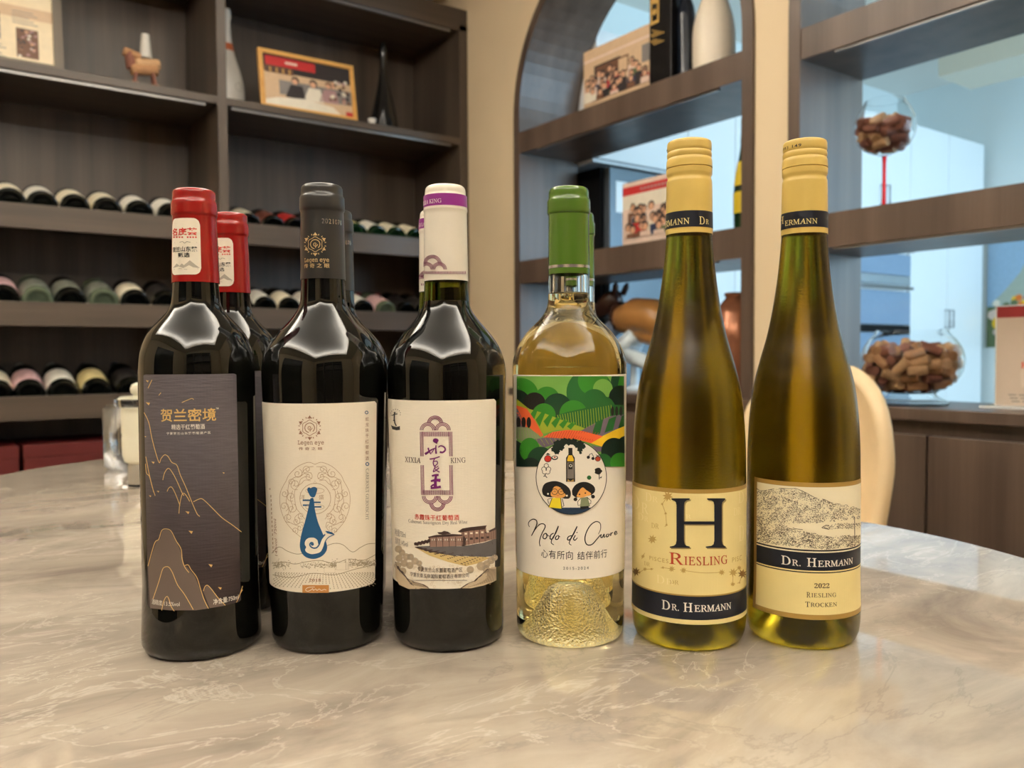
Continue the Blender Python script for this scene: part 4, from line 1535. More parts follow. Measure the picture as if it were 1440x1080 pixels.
ar.done('lettering', lab)
B4 = b

# ---------------------------------------------------------------- two tall slender bottles of green glass
def frosty(name, color, ior):
    m = bpy.data.materials.new(name)
    m.use_nodes = True
    nt = m.node_tree
    p = nt.nodes['Principled BSDF']
    p.inputs['Base Color'].default_value = color
    p.inputs['Transmission Weight'].default_value = 1.0
    p.inputs['IOR'].default_value = ior
    tc = nt.nodes.new('ShaderNodeTexCoord')
    nz = nt.nodes.new('ShaderNodeTexNoise')
    nz.inputs['Scale'].default_value = 30
    nz.inputs['Detail'].default_value = 6
    rp = nt.nodes.new('ShaderNodeMapRange')
    rp.inputs['From Min'].default_value = 0.35
    rp.inputs['From Max'].default_value = 0.7
    rp.inputs['To Min'].default_value = 0.07
    rp.inputs['To Max'].default_value = 0.26
    n2 = nt.nodes.new('ShaderNodeTexNoise')
    n2.inputs['Scale'].default_value = 900
    bp = nt.nodes.new('ShaderNodeBump')
    bp.inputs['Strength'].default_value = 0.25
    bp.inputs['Distance'].default_value = 0.0006
    for a, c in ((tc.outputs['Object'], nz.inputs['Vector']), (tc.outputs['Object'], n2.inputs['Vector']), (nz.outputs['Fac'], rp.inputs['Value']),
                 (rp.outputs['Result'], p.inputs['Roughness']), (n2.outputs['Fac'], bp.inputs['Height']), (bp.outputs['Normal'], p.inputs['Normal'])):
        nt.links.new(a, c)
    return m


RIES = frosty('misted_green_wine_glass', S(152, 134, 30), 1.42)
RIESD = RIES
BACKL = mat('back_label_paper', S(196, 168, 110), 0.6, noise=0.03)


def flute(px, py, rb, xs, label):
    b = Bottle('riesling_bottle', px, py, rb)
    tag(b.o, label, 'wine bottle')
    k = rb / .0373
    kk = xs
    pr = [p for p in b.outline([(880, 80 * kk), (800, 80 * kk), (700, 80 * kk), (640, 79.6 * kk), (600, 78 * kk), (565, 75 * kk), (540, 71 * kk), (505, 62 * kk), (470, 52 * kk), (425, 43 * kk), (375, 36.2 * kk), (333, 32.6 * kk), (300, 31 * kk), (250, 29.5 * kk), (205, 28 * kk)]) if p[0] > .02]
    body = [(0, rb * .78), (0.0006, rb * .86), (.003, rb * .935), (.007, rb * .975), (.013, rb * .995)] + pchip([(.02, rb)] + pr, .003)
    lathe('thick_base', [(.030, .0004), (.029, .006), (.022, .012), (.010, .019), (.002, .0255)] + body[:6], RIESD, b.o, 80, cap0=False, cap1=False)
    lathe('glass', body[5:], RIES, b.o, 80, cap0=False)
    cap, cpr = capsule(b, [(y, w * kk) for y, w in ((331, 33.3), (300, 32.8), (259, 32.2), (255.5, 31.8), (253, 30.6), (250, 30.7), (247.5, 32.1), (241.5, 32.5), (239.2, 32.5), (238.9, 31.3), (238, 31.3), (237.7, 32.5), (233, 32.4), (226.5, 31.9), (223.8, 30.6), (221.5, 31.5), (217.5, 31.6), (214.8, 30.5), (212.3, 31.5), (204, 31.3), (201, 30.4))], YEL_CAP, 'screw_cap', .0012)
    return b, body, cap, cpr


def neckband(b, cap, cpr, words):
    bd = b.band('neck_band', cpr, -180, 180, b.zy(323.5), b.zy(301), NAVY, cap, off=1.2e-4, nz=4)
    ar = b.art(cpr)
    for s, x0, x1, yt, yb in words:
        ar.text(s, x0, x1, yt, yb, YELLOWP, style='roman', weight=.008)
    # perforation line and stamped digits of the cap
    return ar


b, body, cap, cpr = flute(968, 920, .0373, 1.0, 'slender olive glass bottle with straw label bearing a big black letter')
ar = neckband(b, cap, cpr, (('ERMANN', 935, 969.5, 307.5, 316.3), ('D', 983, 990.5, 304.5, 315.5), ('R', 992, 996, 308.5, 315.3)))
ar.text('6', 938, 939.6, 209.5, 212.5, BLACKP)
ar.done('lettering', cap)
zt = [b.surf(967, y, body)[1] for y in (688, 694, 836.5, 838.5, 871.5, 878)]
lab = b.band('label', body, -84, 82, zt[2], zt[1], YELLOWP, b.o)
b.band('gold_edge', body, -84, 82, zt[1], zt[0], GOLDD, lab)
b.band('gold_edge', body, -84, 82, zt[3], zt[2], GOLDD, lab)
b.band('black_band', body, -84, 82, zt[4], zt[3], NAVY, lab)
b.band('gold_edge', body, -84, 82, zt[5], zt[4], YELLOWP, lab)
b.band('back_label', body, 125, 235, b.zy(862), b.zy(715), BACKL, b.o)
PALE = mat('pale_straw_print', S(240, 222, 166), 0.5, noise=0)
DUST = mat('dusty_gold_print', S(186, 152, 84), 0.5, noise=0)
DUSTD = mat('dark_gold_print', S(120, 84, 34), 0.5, noise=0)
ar = b.art(body)
cz = lambda X, Y: (870 + X / 7.2, 670 + Y / 7.2)
for s, X0, X1, Yt, Yb, m in (('D', 148, 215, 180, 330, PALE), ('R', 235, 305, 270, 375, PALE), ('D', 275, 335, 165, 250, PALE), ('R', 345, 400, 205, 258, PALE), ('D', 200, 255, 370, 440, PALE), ('R', 262, 305, 405, 455, PALE),
                             ('DR', 335, 410, 475, 525, DUST), ('D', 1205, 1262, 150, 265, PALE), ('DR', 1160, 1230, 315, 390, PALE), ('D', 1212, 1262, 495, 650, PALE), ('R', 680, 735, 385, 425, PALE),
                             ('D', 385, 465, 1000, 1080, PALE), ('R', 480, 560, 1035, 1095, PALE), ('DR', 520, 610, 1050, 1090, DUST), ('DR', 262, 320, 865, 905, DUST)):
    x0, y0 = cz(X0, Yt)
    x1, y1 = cz(X1, Yb)
    ar.text(s, x0, x1, y0, y1, m, style='roman', weight=-.002, lay=1)
ar.text('PISCES', cz(315, 0)[0], cz(505, 0)[0], cz(0, 822)[1], cz(0, 862)[1], DUST, weight=-.002, lay=1, space=1.2)
ar.text('PISC', cz(1145, 0)[0], cz(1240, 0)[0], cz(0, 810)[1], cz(0, 860)[1], DUST, weight=-.002, lay=1, space=1.2)
st = [(500, 200, 56), (443, 278, 15), (478, 374, 17), (487, 490, 15), (345, 635, 48), (250, 808, 22), (178, 965, 48), (212, 972, 18), (270, 938, 22), (336, 937, 15), (452, 922, 16), (538, 935, 34), (657, 950, 34), (1040, 970, 34), (1155, 972, 46), (1215, 925, 26), (1248, 985, 50), (1218, 1075, 12), (1150, 1090, 26)]
for (X0, Y0, r0), (X1, Y1, r1) in zip(st, st[1:]):
    if X0 == 657:
        ar.line(smooth_line([cz(X0, Y0), cz(850, 975), cz(X1, Y1)], 6), .7, DUST, 2)
    else:
        ar.line([cz(X0, Y0), cz(X1, Y1)], .7, DUST, 2)
ar.line([cz(1150, 1090), cz(1155, 972)], .7, DUST, 2)
for X, Y, r in st:
    ar.poly(star_pts(*cz(X, Y), r / 7.2, r / 15, 8 if r > 20 else 5, .2), DUSTD if X in (178, 1248) else DUST, 3)
ar.done('constellation_print', lab)
ar = b.art(body)
SHAD = mat('soft_letter_edge_print', S(150, 130, 84), 0.5, noise=0)


def big_h(dx, dy, m, lay):
    for x0, x1, l0, r0, l1, r1 in ((951.5, 962, 944.3, 970, 942.3, 970), (1004, 1014.5, 994, 1019.3, 992.3, 1020)):
        pts = [(l0, 700.6), (r0, 700.6), (r0 - .3, 702.6), (x1 + 3.5, 703.6), (x1 + .8, 706), (x1, 710), (x1, 760), (x1 + .9, 765), (x1 + 3.6, 767.3), (r1, 768.4), (r1, 770.2),
               (l1, 770.2), (l1, 768.4), (x0 - 4, 767.3), (x0 - 1, 765), (x0, 760), (x0, 710), (x0 - 1, 706), (x0 - 3.5, 703.6), (l0 + .3, 702.6)]
        ar.poly([(x + dx, y + dy) for x, y in pts], m, lay)
    ar.poly([(961.5 + dx, 733 + dy), (1004.5 + dx, 733 + dy), (1004.5 + dx, 737.2 + dy), (961.5 + dx, 737.2 + dy)], m, lay)


big_h(1.6, 1.6, SHAD, 4)
big_h(0, 0, NAVY, 6)
ar.text('R', 941.2, 961.5, 777.3, 793.6, RUST, style='roman', weight=.006, lay=5)
ar.text('IESLING', 962.2, 1022.3, 782.5, 795, RUST, style='roman', weight=.008, lay=5, space=1.06)
ar.done('lettering', lab)
ar = b.art(body)
for s, x0, x1, yt, yb in (('D', 931, 942.6, 844, 857), ('R.', 944.6, 955, 849.4, 858.4), ('H', 961, 974, 847.5, 860.3), ('ERMANN', 976.3, 1027.5, 850, 859.7)):
    ar.text(s, x0, x1, yt, yb, WHITEPR, style='roman', weight=.012, lay=5)
ar.done('lettering', lab)
B5 = b

b, body, cap, cpr = flute(1127, 917, .0363, 1.0, 'slender olive glass bottle with ivory label showing a river valley engraving')
ar = neckband(b, cap, cpr, (('H', 1095.5, 1103, 305.5, 315.8), ('ERMANN', 1104.5, 1149, 307.5, 315.2)))
ar.text('3 993 149', 1097, 1127, 204.5, 208.8, BLACKP, weight=.01, space=1.2)
ar.done('lettering', cap)
A0 = math.degrees(b.surf(1060.5, 770, body)[0])
AI = math.degrees(b.surf(1064.3, 770, body)[0])
ys = dict(top=679, pic=685.3, l1=773.4, l2=775.6, l3=777.4, blk=778.8, b2=802.8, l4=804.6, l5=806.2, cr=808, bot=864.8, end=871.8)
z = {k: b.surf(1150, v, body)[1] for k, v in ys.items()}
lab = b.band('label', body, A0, 84, z['end'], z['top'], GOLDD, b.o)
b.band('picture_ground', body, AI, 84, z['l1'], z['pic'], CREAM6, lab, off=2.6e-4)
b.band('band_line', body, AI, 84, z['l2'], z['l1'], BLACKP, lab, off=2.6e-4, nz=2)
b.band('band_line', body, AI, 84, z['l3'], z['l2'], CREAM6, lab, off=2.6e-4, nz=2)
b.band('black_band', body, AI, 84, z['b2'], z['l3'], NAVY, lab, off=2.6e-4)
b.band('band_line', body, AI, 84, z['l4'], z['b2'], YELLOWP, lab, off=2.6e-4, nz=2)
b.band('band_line', body, AI, 84, z['l5'], z['l4'], BLACKP, lab, off=2.6e-4, nz=2)
b.band('text_ground', body, AI, 84, z['bot'], z['l5'], YELLOWP, lab, off=2.6e-4)
b.band('back_label', body, 125, 235, b.zy(862), b.zy(715), BACKL, b.o)
# river valley engraving: many short pen strokes
INK = mat('sepia_ink_print', S(70, 58, 48), 0.6, noise=0)
INKL = mat('light_sepia_ink_print', S(128, 112, 92), 0.6, noise=0)
cy_ = lambda X, Y: (1040 + X / 7.2, 660 + Y / 7.2)
ar = b.art(body)
ridge = [(172, 190), (210, 215), (260, 215), (330, 200), (420, 190), (500, 195), (570, 192), (630, 215), (690, 245), (760, 285), (860, 305), (920, 335), (1000, 350), (1080, 360), (1150, 380), (1215, 400)]
river = [(480, 590), (500, 550), (560, 545), (780, 540), (960, 525), (1150, 505), (1215, 500), (1215, 540), (1000, 545), (850, 570), (830, 590), (900, 605), (1100, 600), (1215, 600), (1215, 660), (1060, 668), (900, 680), (760, 645), (560, 610)]
path = [(400, 240), (500, 300), (620, 340), (740, 390), (760, 330), (650, 320), (520, 265), (430, 225)]


def inside(p, poly):
    x, y = p
    c = False
    for i in range(len(poly)):
        (x0, y0), (x1, y1) = poly[i - 1], poly[i]
        if (y0 > y) != (y1 > y) and x < (x1 - x0) * (y - y0) / (y1 - y0) + x0:
            c = not c
    return c


def ridge_y(x):
    for (x0, y0), (x1, y1) in zip(ridge, ridge[1:]):
        if x0 <= x <= x1:
            return y0 + (y1 - y0) * (x - x0) / (x1 - x0)
    return 400


rnd = random.Random(11)


def low_y(x):
    return 740 + max(0, min(x, 860) - 172) * .11 - max(0, x - 860) * .12


for i in range(11000):
    X = rnd.uniform(176, 1212)
    Y = rnd.uniform(190, 810)
    if Y < ridge_y(X) + 2 or Y > low_y(X) - 4 or inside((X, Y), river):
        continue
    if inside((X, Y), path) and rnd.random() < .7:
        continue
    d = math.sin(X * .021 + Y * .013) * math.cos(Y * .027 - X * .009) + .5 * math.sin(X * .05 + Y * .04)
    if d > .25 and rnd.random() < .72:
        continue
    town = Y > 600
    dx, dy = (rnd.uniform(3, 9), rnd.uniform(-3, 6)) if not town else rnd.choice(((9, -5), (9, 5), (0, 8), (8, 0)))
    if inside((X + dx, Y + dy), river):
        continue
    ar.line([cy_(X, Y), cy_(X + dx, Y + dy)], rnd.uniform(.4, .75), INK if rnd.random() < .7 else INKL, 1)
ar.line([cy_(*p) for p in ridge], .6, INK, 2)
for ln in ([(480, 590), (560, 612), (760, 648), (900, 684), (1060, 672), (1215, 665)], [(500, 550), (780, 540), (960, 525), (1150, 505)], [(480, 600), (700, 650), (880, 690), (1000, 690)],
           [(830, 588), (870, 565), (1000, 548), (1215, 540)], [(830, 590), (900, 607), (1100, 602)], [(400, 240), (520, 320), (740, 395)], [(176, 330), (300, 350), (420, 400), (520, 380)], [(540, 590), (560, 600), (640, 610)]):
    ar.line([cy_(*p) for p in ln], .75, INK, 2)
for i in range(90):
    X, Y = rnd.uniform(180, 1190), rnd.uniform(640, 790)
    if Y > low_y(X) - 18 or (X > 500 and Y < 690):
        continue
    s = rnd.uniform(12, 22)
    ar.poly([cy_(X - s, Y), cy_(X, Y - s * .7), cy_(X + s, Y), cy_(X + s * .7, Y + s * .6), cy_(X - s * .7, Y + s * .6)], CREAM6, 3)
    ar.line([cy_(X - s, Y), cy_(X, Y - s * .7), cy_(X + s, Y)], .6, INK, 4)
    ar.line([cy_(X + s * .4, Y + 2), cy_(X + s * .4, Y + s * .6)], .5, INK, 4)
ar.line([cy_(1158, 480), cy_(1160, 720)], .9, INK, 5)
ar.done('river_valley_print', lab)
ar = b.art(body)
for s, x0, x1, yt, yb in (('D', 1099, 1112, 781.5, 794), ('R.', 1113.8, 1126, 787, 795.6), ('H', 1134.6, 1148, 784.6, 796.8), ('ERMANN', 1149.8, 1198.3, 787.4, 796.5)):
    ar.text(s, x0, x1, yt, yb, WHITEPR, style='roman', weight=.012, lay=5)
ar.text('2022', 1145, 1166, 820, 827, BRD, style='serif')
ar.text('R', 1134, 1139.8, 832.5, 840, BRD, style='roman', weight=.006)
ar.text('IESLING', 1140.8, 1175.4, 834, 840, BRD, style='roman', weight=.006, space=1.1)
ar.text('T', 1132.3, 1138.6, 846, 853.4, BRD, style='roman', weight=.006)
ar.text('ROCKEN', 1139.6, 1176.3, 847.5, 853.4, BRD, style='roman', weight=.006, space=1.08)
ar.done('lettering', lab)
B6 = b


# ---------------------------------------------------------------- the second bottle of each pair stands behind the first
def twin(b, topx, topy, label, yaw=0.0):
    H = b.zy({B1: 268, B2: 262, B3: 263, B4: 265}[b])
    lo, hi = .4, 1.2                      # distance at which the same height reaches topy
    d = ray(topx, topy)
    t = (TABLE + H - EYE.z) / d.z
    P = EYE + d * t
    c = copy_tree(b.o)
    c.location = (P.x, P.y, TABLE)
    c.rotation_euler = (0, 0, math.atan2(P.y, P.x) - math.pi / 2 + yaw)
    c['label'] = label
    return c


twin(B1, 322, 301, 'wine bottle with red capsule and dark mountain label, nearer the bookcase than its twin', -.05)
twin(B2, 470, 298, 'wine bottle with black capsule and blue lute label, nearer the bookcase than its twin', .0)
twin(B3, 615, 297.5, 'wine bottle with white and purple capsule, nearer the bookcase than its twin', .15)
twin(B4, 811, 300, 'clear white wine bottle with green capsule, nearer the bookcase than its twin', 2.9)

# ================================================================== WINE BOTTLES LYING ON THE RACKS
RLAB = dict(cream=mat('rack_cream_label', S(226, 216, 190), .6, noise=.05, scale=90), white=mat('rack_white_label', S(228, 224, 212), .6, noise=.1, scale=60),
            yellow=mat('rack_yellow_label', S(222, 204, 146), .6, noise=.06, scale=60), pink=mat('rack_pink_label', S(206, 168, 168), .6, noise=.12, scale=50),
            dark=mat('rack_dark_label', S(40, 36, 34), .5, noise=.1, scale=60), grey=mat('rack_grey_label', S(116, 118, 106), .55, noise=.35, scale=70),
            red=mat('rack_red_label', S(150, 36, 34), .5, noise=.1, scale=50), brown=mat('rack_brown_label', S(96, 52, 40), .5, noise=.1, scale=50))
RGLASS = mat('rack_bottle_dark_glass', S(16, 18, 15), .05, spec=.6, noise=0)
RGREEN = mat('rack_bottle_green_glass', S(18, 44, 22), .05, spec=.6, noise=0)
RCLEAR = mat('rack_bottle_sage_glass', S(92, 102, 82), .08, spec=.6, noise=.05)
RCAPS = dict(black=mat('rack_black_capsule', S(26, 24, 24), .4, noise=.03), red=mat('rack_red_capsule', S(136, 26, 34), .4, noise=.03), orange=mat('rack_orange_capsule', S(180, 110, 50), .4, noise=.03), silver=mat('rack_silver_capsule', S(180, 176, 166), .35, metal=.5, noise=.03))
_rack_cache = {}


def rack_proto(lab, glass, cap, r):
    """empty whose axis +Z runs from base to mouth"""
    t = empty('wine_bottle', (0, 0, 0))
    k = r / .043
    gl = pchip([(.008, r), (.10, r), (.185, r), (.205, r * .93), (.225, r * .68), (.245, r * .42), (.26, .0165), (.30, .0145), (.305, .0140)], .012)
    lathe('glass', [(.014, .0005), (.012, r * .5), (.001, r * .74), (0, r * .84), (.002, r * .95)] + gl, glass, t, 28, cap0=False)
    lathe('label', [(.028, r + .0005), (.030, r + .0008), (.135, r + .0008), (.137, r + .0005)], lab, t, 28, cap0=False, cap1=False)
    lathe('capsule', [(.252, .0185), (.262, .0172), (.29, .0160), (.292, .0170), (.302, .0170), (.307, .0150)], cap, t, 20)
    return t


ROWN = {0: 'upper', 1: 'middle', 2: 'lower'}
BAYN = {0: 'below the cork figure', 1: 'below the framed photo'}
GLN = {'k': (RGLASS, 'dark'), 'g': (RGREEN, 'green'), 's': (RCLEAR, 'pale sage')}


def rack_bottle(px, row, bay, lab, g='k', cap='black', r=.048, dz=0.0):
    zl = LIPS[row]
    key = (lab, g, cap, r)
    yb = BF + .052
    zc = zl + .002 + (r - .045) + dz
    P = on(1, yb, px, 500)
    if key not in _rack_cache:
        t = rack_proto(RLAB[lab], GLN[g][0], RCAPS[cap], r)
        _rack_cache[key] = t
    else:
        t = copy_tree(_rack_cache[key])
    t.location = (P.x, yb, zc)
    t.rotation_euler = (-(math.pi / 2 - TILT), 0, 0)
    tag(t, '%s wine bottle with %s label on the %s rack %s' % (GLN[g][1], lab, ROWN[row], BAYN[bay]), 'wine bottle', 'wine bottles lying on the %s rack %s' % (ROWN[row], BAYN[bay]))
    return t


for px, lab in ((21, 'cream'), (66, 'white'), (112, 'cream'), (157, 'cream'), (202, 'white'), (246, 'white'), (288, 'cream')):
    rack_bottle(px, 0, 0, lab)
for px, lab, g, cap in ((8, 'pink', 'k', 'black'), (56, 'grey', 's', 'orange'), (102, 'grey', 'k', 'red'), (149, 'grey', 's', 'red'), (193, 'cream', 'k', 'black'), (236, 'dark', 'k', 'black'), (279, 'dark', 'k', 'black')):
    rack_bottle(px, 1, 0, lab, g, cap)
for px, lab, cap in ((-5, 'cream', 'silver'), (41, 'pink', 'silver'), (88, 'white', 'silver'), (136, 'yellow', 'black'), (184, 'dark', 'black'), (230, 'dark', 'black')):
    rack_bottle(px, 2, 0, lab, 'k', cap, .047)
for px, lab, g in ((355, 'cream', 'k'), (389, 'brown', 'k'), (419, 'red', 'k'), (449, 'dark', 'k'), (478, 'cream', 'g'), (506, 'yellow', 'g'), (534, 'white', 'g'), (561, 'cream', 'g'), (588, 'cream', 'g')):
    rack_bottle(px, 0, 1, lab, g, 'black', .044)
for px, lab, g, cap in ((343, 'cream', 'k', 'black'), (376, 'white', 'k', 'black'), (410, 'cream', 'k', 'black'), (441, 'white', 'k', 'black'), (484, 'white', 'k', 'black'), (514, 'white', 'k', 'red'), (545, 'pink', 's', 'red'), (573, 'dark', 'k', 'red'), (600, 'dark', 'k', 'black')):
    rack_bottle(px, 1, 1, lab, g, cap, .044)

# red gift boxes on the bottom shelf
REDBOX = mat('dark_red_card', S(92, 24, 21), .55, noise=.05, scale=20)
for i, x in enumerate((-.02, .30, .62)):
    t = tag(empty('gift_box', (x + .15, BF + .19, .483)), 'dark red gift box lying on the bottom shelf of the bookcase', 'box', 'red gift boxes on the bottom shelf')
    box('box_base', x, x + .305, BF + .03, BF + .34, .483, .600, REDBOX, t, bevel=.002)
    box('lid', x - .002, x + .307, BF + .028, BF + .342, .598, .640, REDBOX, t, bevel=.002)

# ================================================================== ORNAMENTS IN THE BOOKCASE
SH = 1.900
PHOTO = {}
for nm, c in dict(white=(228, 220, 202), sky=(196, 210, 216), tan=(206, 176, 142), skin=(214, 164, 132), dark=(48, 42, 42), red=(186, 44, 44), grey=(128, 122, 118), brown=(110, 76, 56), green=(96, 110, 72), cream=(232, 214, 180), navy=(44, 54, 84), lilac=(168, 132, 132), pinkw=(222, 198, 182), gold=(196, 156, 82), blue=(150, 180, 206), orange=(230, 120, 40), yellow=(240, 190, 40)).items():
    PHOTO[nm] = mat('photo_%s_print' % nm, S(*c), .5, noise=.06, scale=40)


class FlatArt(Art):
    """print on an upright board whose face looks along local -Y; u, v in metres"""

    def __init__(self, y):
        super().__init__(lambda u, v, off: (u, y - off, v), step=1.2e-4, base=4e-4, maxlen=None)


def people(ar, u0, u1, v0, v1, n, rnd, s):
    for i in range(n):
        u, v = rnd.uniform(u0, u1), v0 + (v1 - v0) * (1 - .75 * i / n) * rnd.uniform(.85, 1)
        m = PHOTO[rnd.choice(('dark', 'navy', 'white', 'brown', 'pinkw', 'dark', 'green', 'red'))]
        ar.poly([(u - s * .9, max(v - s * 2.6, v0 * 1.0)), (u + s * .9, max(v - s * 2.6, v0 * 1.0)), (u + s * .8, v - s * .6), (u - s * .8, v - s * .6)], m, 2 + i)
        ar.circ(u, v, s * .55, PHOTO['dark'], 2 + i, n=10)
        ar.circ(u, v - s * .12, s * .42, PHOTO['skin'], 3 + i, n=10)


# framed certificate
t = tag(empty('framed_certificate', (.175, 3.24, SH)), 'framed certificate sheet with small pictures leaning on the upper shelf of the bookcase', 'picture frame')
t.rotation_euler = (math.radians(-6), 0, 0)
FRB = wood('grey_brown_frame', S(84, 74, 62), S(112, 100, 84), .5)
w, h, fw_ = .56, .42, .028
for (x0, x1, z0, z1) in ((-w / 2, w / 2, 0, fw_), (-w / 2, w / 2, h - fw_, h), (-w / 2, -w / 2 + fw_, fw_, h - fw_), (w / 2 - fw_, w / 2, fw_, h - fw_)):
    box('frame_bar', x0, x1, -.012, .012, z0, z1, FRB, t, local=True)
sheet = box('sheet', -w / 2 + fw_, w / 2 - fw_, -.004, .004, fw_, h - fw_, PHOTO['cream'], t, local=True)
ar = FlatArt(-.004)
R_ = w / 2 - fw_
ar.rect(-R_, .175, R_, .215, PHOTO['tan'], 1)
for u0, u1, v0, v1, cs in ((R_ - .215, R_ - .155, .145, .185, ('brown', 'dark')), (R_ - .215, R_ - .155, .090, .142, ('grey', 'sky')), (R_ - .11, R_ - .045, .04, .14, ('brown', 'lilac')), (-R_ + .04, -R_ + .10, .05, .14, ('grey', 'brown')), (-R_ + .12, -R_ + .20, .2, .3, ('sky', 'green')), (.05, .15, .25, .33, ('brown', 'red'))):
    ar.rect(u0, v0, u1, v1, PHOTO[cs[0]], 2)
    rnd = random.Random(int(u0 * 1000))
    for i in range(26):
        a_, c_ = rnd.uniform(u0, u1 - .01), rnd.uniform(v0, v1 - .008)
        ar.rect(a_, c_, a_ + .009, c_ + .007, PHOTO[rnd.choice((cs[1], 'dark', 'skin', 'white'))], 3)
for k, (u0, v0) in enumerate(((R_ - .215, .03), (R_ - .12, .155), (R_ - .215, .25), (-R_ + .15, .05))):
    for i in range(5):
        ar.rect(u0, v0 + i * .010, u0 + .075 - (i % 3) * .012, v0 + i * .010 + .003, PHOTO['grey'], 2)
ar.done('printed_sheet_content', sheet)

# figure made of corks with a small glass cup
CORKM = mat('wine_cork', S(166, 122, 84), .8, noise=.22, scale=160, bump=.3)
CORKM2 = mat('wine_cork_pale', S(184, 146, 106), .8, noise=.18, scale=160, bump=.3)
CORKM3 = mat('wine_cork_stained', S(122, 76, 60), .8, noise=.22, scale=160, bump=.3)
THING_GLASS = glassmat('thin_clear_glass', (.97, .98, .98, 1), rough=.12, ior=1.4)
p = on(1, 3.215, 203, 108)
t = tag(empty('cork_figure', (p.x, 3.215, SH)), 'little animal figure made of wine corks carrying a small glass cup', 'ornament')


def cork_mesh(name, p0, p1, r, m, parent):
    p0, p1 = Vector(p0), Vector(p1)
    d = p1 - p0
    return tube(name, [p0, p0 + d * .06, p1 - d * .06, p1], [r * .9, r, r, r * .9], m, parent, 12, True)


cork_mesh('body_cork', (-.045, 0, .058), (.045, 0, .072), .021, CORKM, t)
cork_mesh('body_cork', (-.030, .0, .082), (.052, .0, .092), .019, CORKM2, t)
cork_mesh('neck_cork', (-.042, 0, .060), (-.050, 0, .118), .017, CORKM3, t)
cork_mesh('head_cork', (-.068, 0, .118), (-.012, 0, .104), .016, CORKM, t)
for (x, y) in ((-.036, -.02), (.034, -.02), (-.032, .02), (.036, .02)):
    cork_mesh('leg', (x * .8, y * .4, .055), (x, y, .008), .006, CORKM3, t)
    cork_mesh('foot', (x - .012, y, .006), (x + .012, y, .006), .006, CORKM2, t)
cup = lathe('glass_cup', [(.0, .022), (.085, .0145), (.086, .0135), (.004, .0205)], mat('milky_glass', S(226, 222, 212), .25, trans=.35, noise=.02), t, 24, loc=(.006, 0, .105))

# white bottle beside the middle post
WB = mat('white_enamel_glass', S(226, 222, 214), .25, noise=.02)
t = tag(empty('white_bottle', (1.066, 3.42, SH)), 'big white bottle with orange neck band beside the wood-framed photo', 'bottle')
bp_ = pchip([(.004, .068), (.08, .071), (.13, .068), (.18, .057), (.23, .041), (.27, .030), (.31, .0235), (.36, .020), (.39, .0195), (.395, .0225), (.42, .0225), (.43, .020)], .01)
lathe('glass', [(0, .060)] + bp_, WB, t, 40)
lathe('neck_band', [(z, interp(bp_, z) + .0007) for z in (.262, .27, .28, .292)], mat('orange_foil_band', S(190, 96, 52), .4, noise=.05), t, 40, cap0=False, cap1=False)
ar = Art(lambda u, v, off: (.072 * math.sin(u / .072), -(interp(bp_, v) + .0005) * math.cos(u / .072), v), maxlen=None)
for i in range(7):
    ar.rect(.0 + i * .008, .05, .005 + i * .008, .058, PHOTO['grey'])
ar.ring(.03, .11, .016, .0014, PHOTO['grey'])
ar.done('faint_lettering', t.children[0])

# photograph in a light wood frame
p = on(1, 3.20, 437, 160)
t = tag(empty('photo_frame', (p.x, 3.20, SH)), 'photograph of seated people in a light wood frame on the bookcase', 'picture frame')
t.rotation_euler = (math.radians(-10), 0, math.radians(-2))
OAK = wood('honey_oak', S(196, 140, 66), S(226, 174, 98), .45, axis='X')
w, h, fw_ = .400, .246, .018
for (x0, x1, z0, z1) in ((-w / 2, w / 2, 0, fw_), (-w / 2, w / 2, h - fw_, h), (-w / 2, -w / 2 + fw_, fw_, h - fw_), (w / 2 - fw_, w / 2, fw_, h - fw_)):
    box('frame_bar', x0, x1, -.010, .010, z0, z1, OAK, t, local=True, bevel=.0015)
pic = box('photo', -w / 2 + fw_, w / 2 - fw_, -.003, .004, fw_, h - fw_, PHOTO['tan'], t, local=True)
ar = FlatArt(-.003)
u0, u1, v0, v1 = -w / 2 + fw_, w / 2 - fw_, fw_, h - fw_
ar.rect(u0, v1 - .07, u1, v1, PHOTO['dark'], 1)
ar.rect(u0 + .01, v1 - .045, u0 + .215, v1 - .006, PHOTO['red'], 2)
ar.rect(u0 + .09, v1 - .030, u0 + .14, v1 - .020, PHOTO['pinkw'], 3)
ar.rect(u0 + .005, v1 - .075, u0 + .12, v1 - .048, PHOTO['brown'], 3)
for i in range(8):
    ar.rect(u0 + .012 + i * .013, v1 - .073, u0 + .018 + i * .013, v1 - .052, PHOTO['gold' if i % 2 else 'dark'], 4)
ar.rect(u0, v0 + .05, u1, v0 + .11, PHOTO['grey'], 2)
ar.rect(u0, v0 + .05, u0 + .06, v0 + .12, PHOTO['tan'], 3)
for (u, v, s, m) in ((-.055, .135, .02, 'dark'), (.02, .135, .021, 'dark'), (.085, .14, .018, 'brown')):
    shirt = 'dark' if u < 0 else ('white' if u < .05 else 'lilac')
    ar.poly([(u - .045, v - .075), (u + .04, v - .075), (u + .028, v - .02), (u - .02, v - .02)], PHOTO[shirt], 4)
    ar.circ(u, v, s * .8, PHOTO[m], 5, n=14)
    ar.circ(u - .002, v - .005, s * .6, PHOTO['skin'], 6, n=14)
rnd = random.Random(9)
for i in range(26):
    u, v = rnd.uniform(.09, u1 - .012), rnd.uniform(.075, .165)
    ar.circ(u, v, .008, PHOTO[rnd.choice(('white', 'dark', 'skin', 'lilac', 'brown'))], 5, n=8)
ar.poly([(u0, v0), (u1 - .05, v0), (u0 + .28, v0 + .03), (u0 + .16, v0 + .045), (u0 + .05, v0 + .035), (u0, v0 + .02)], PHOTO['white'], 7)
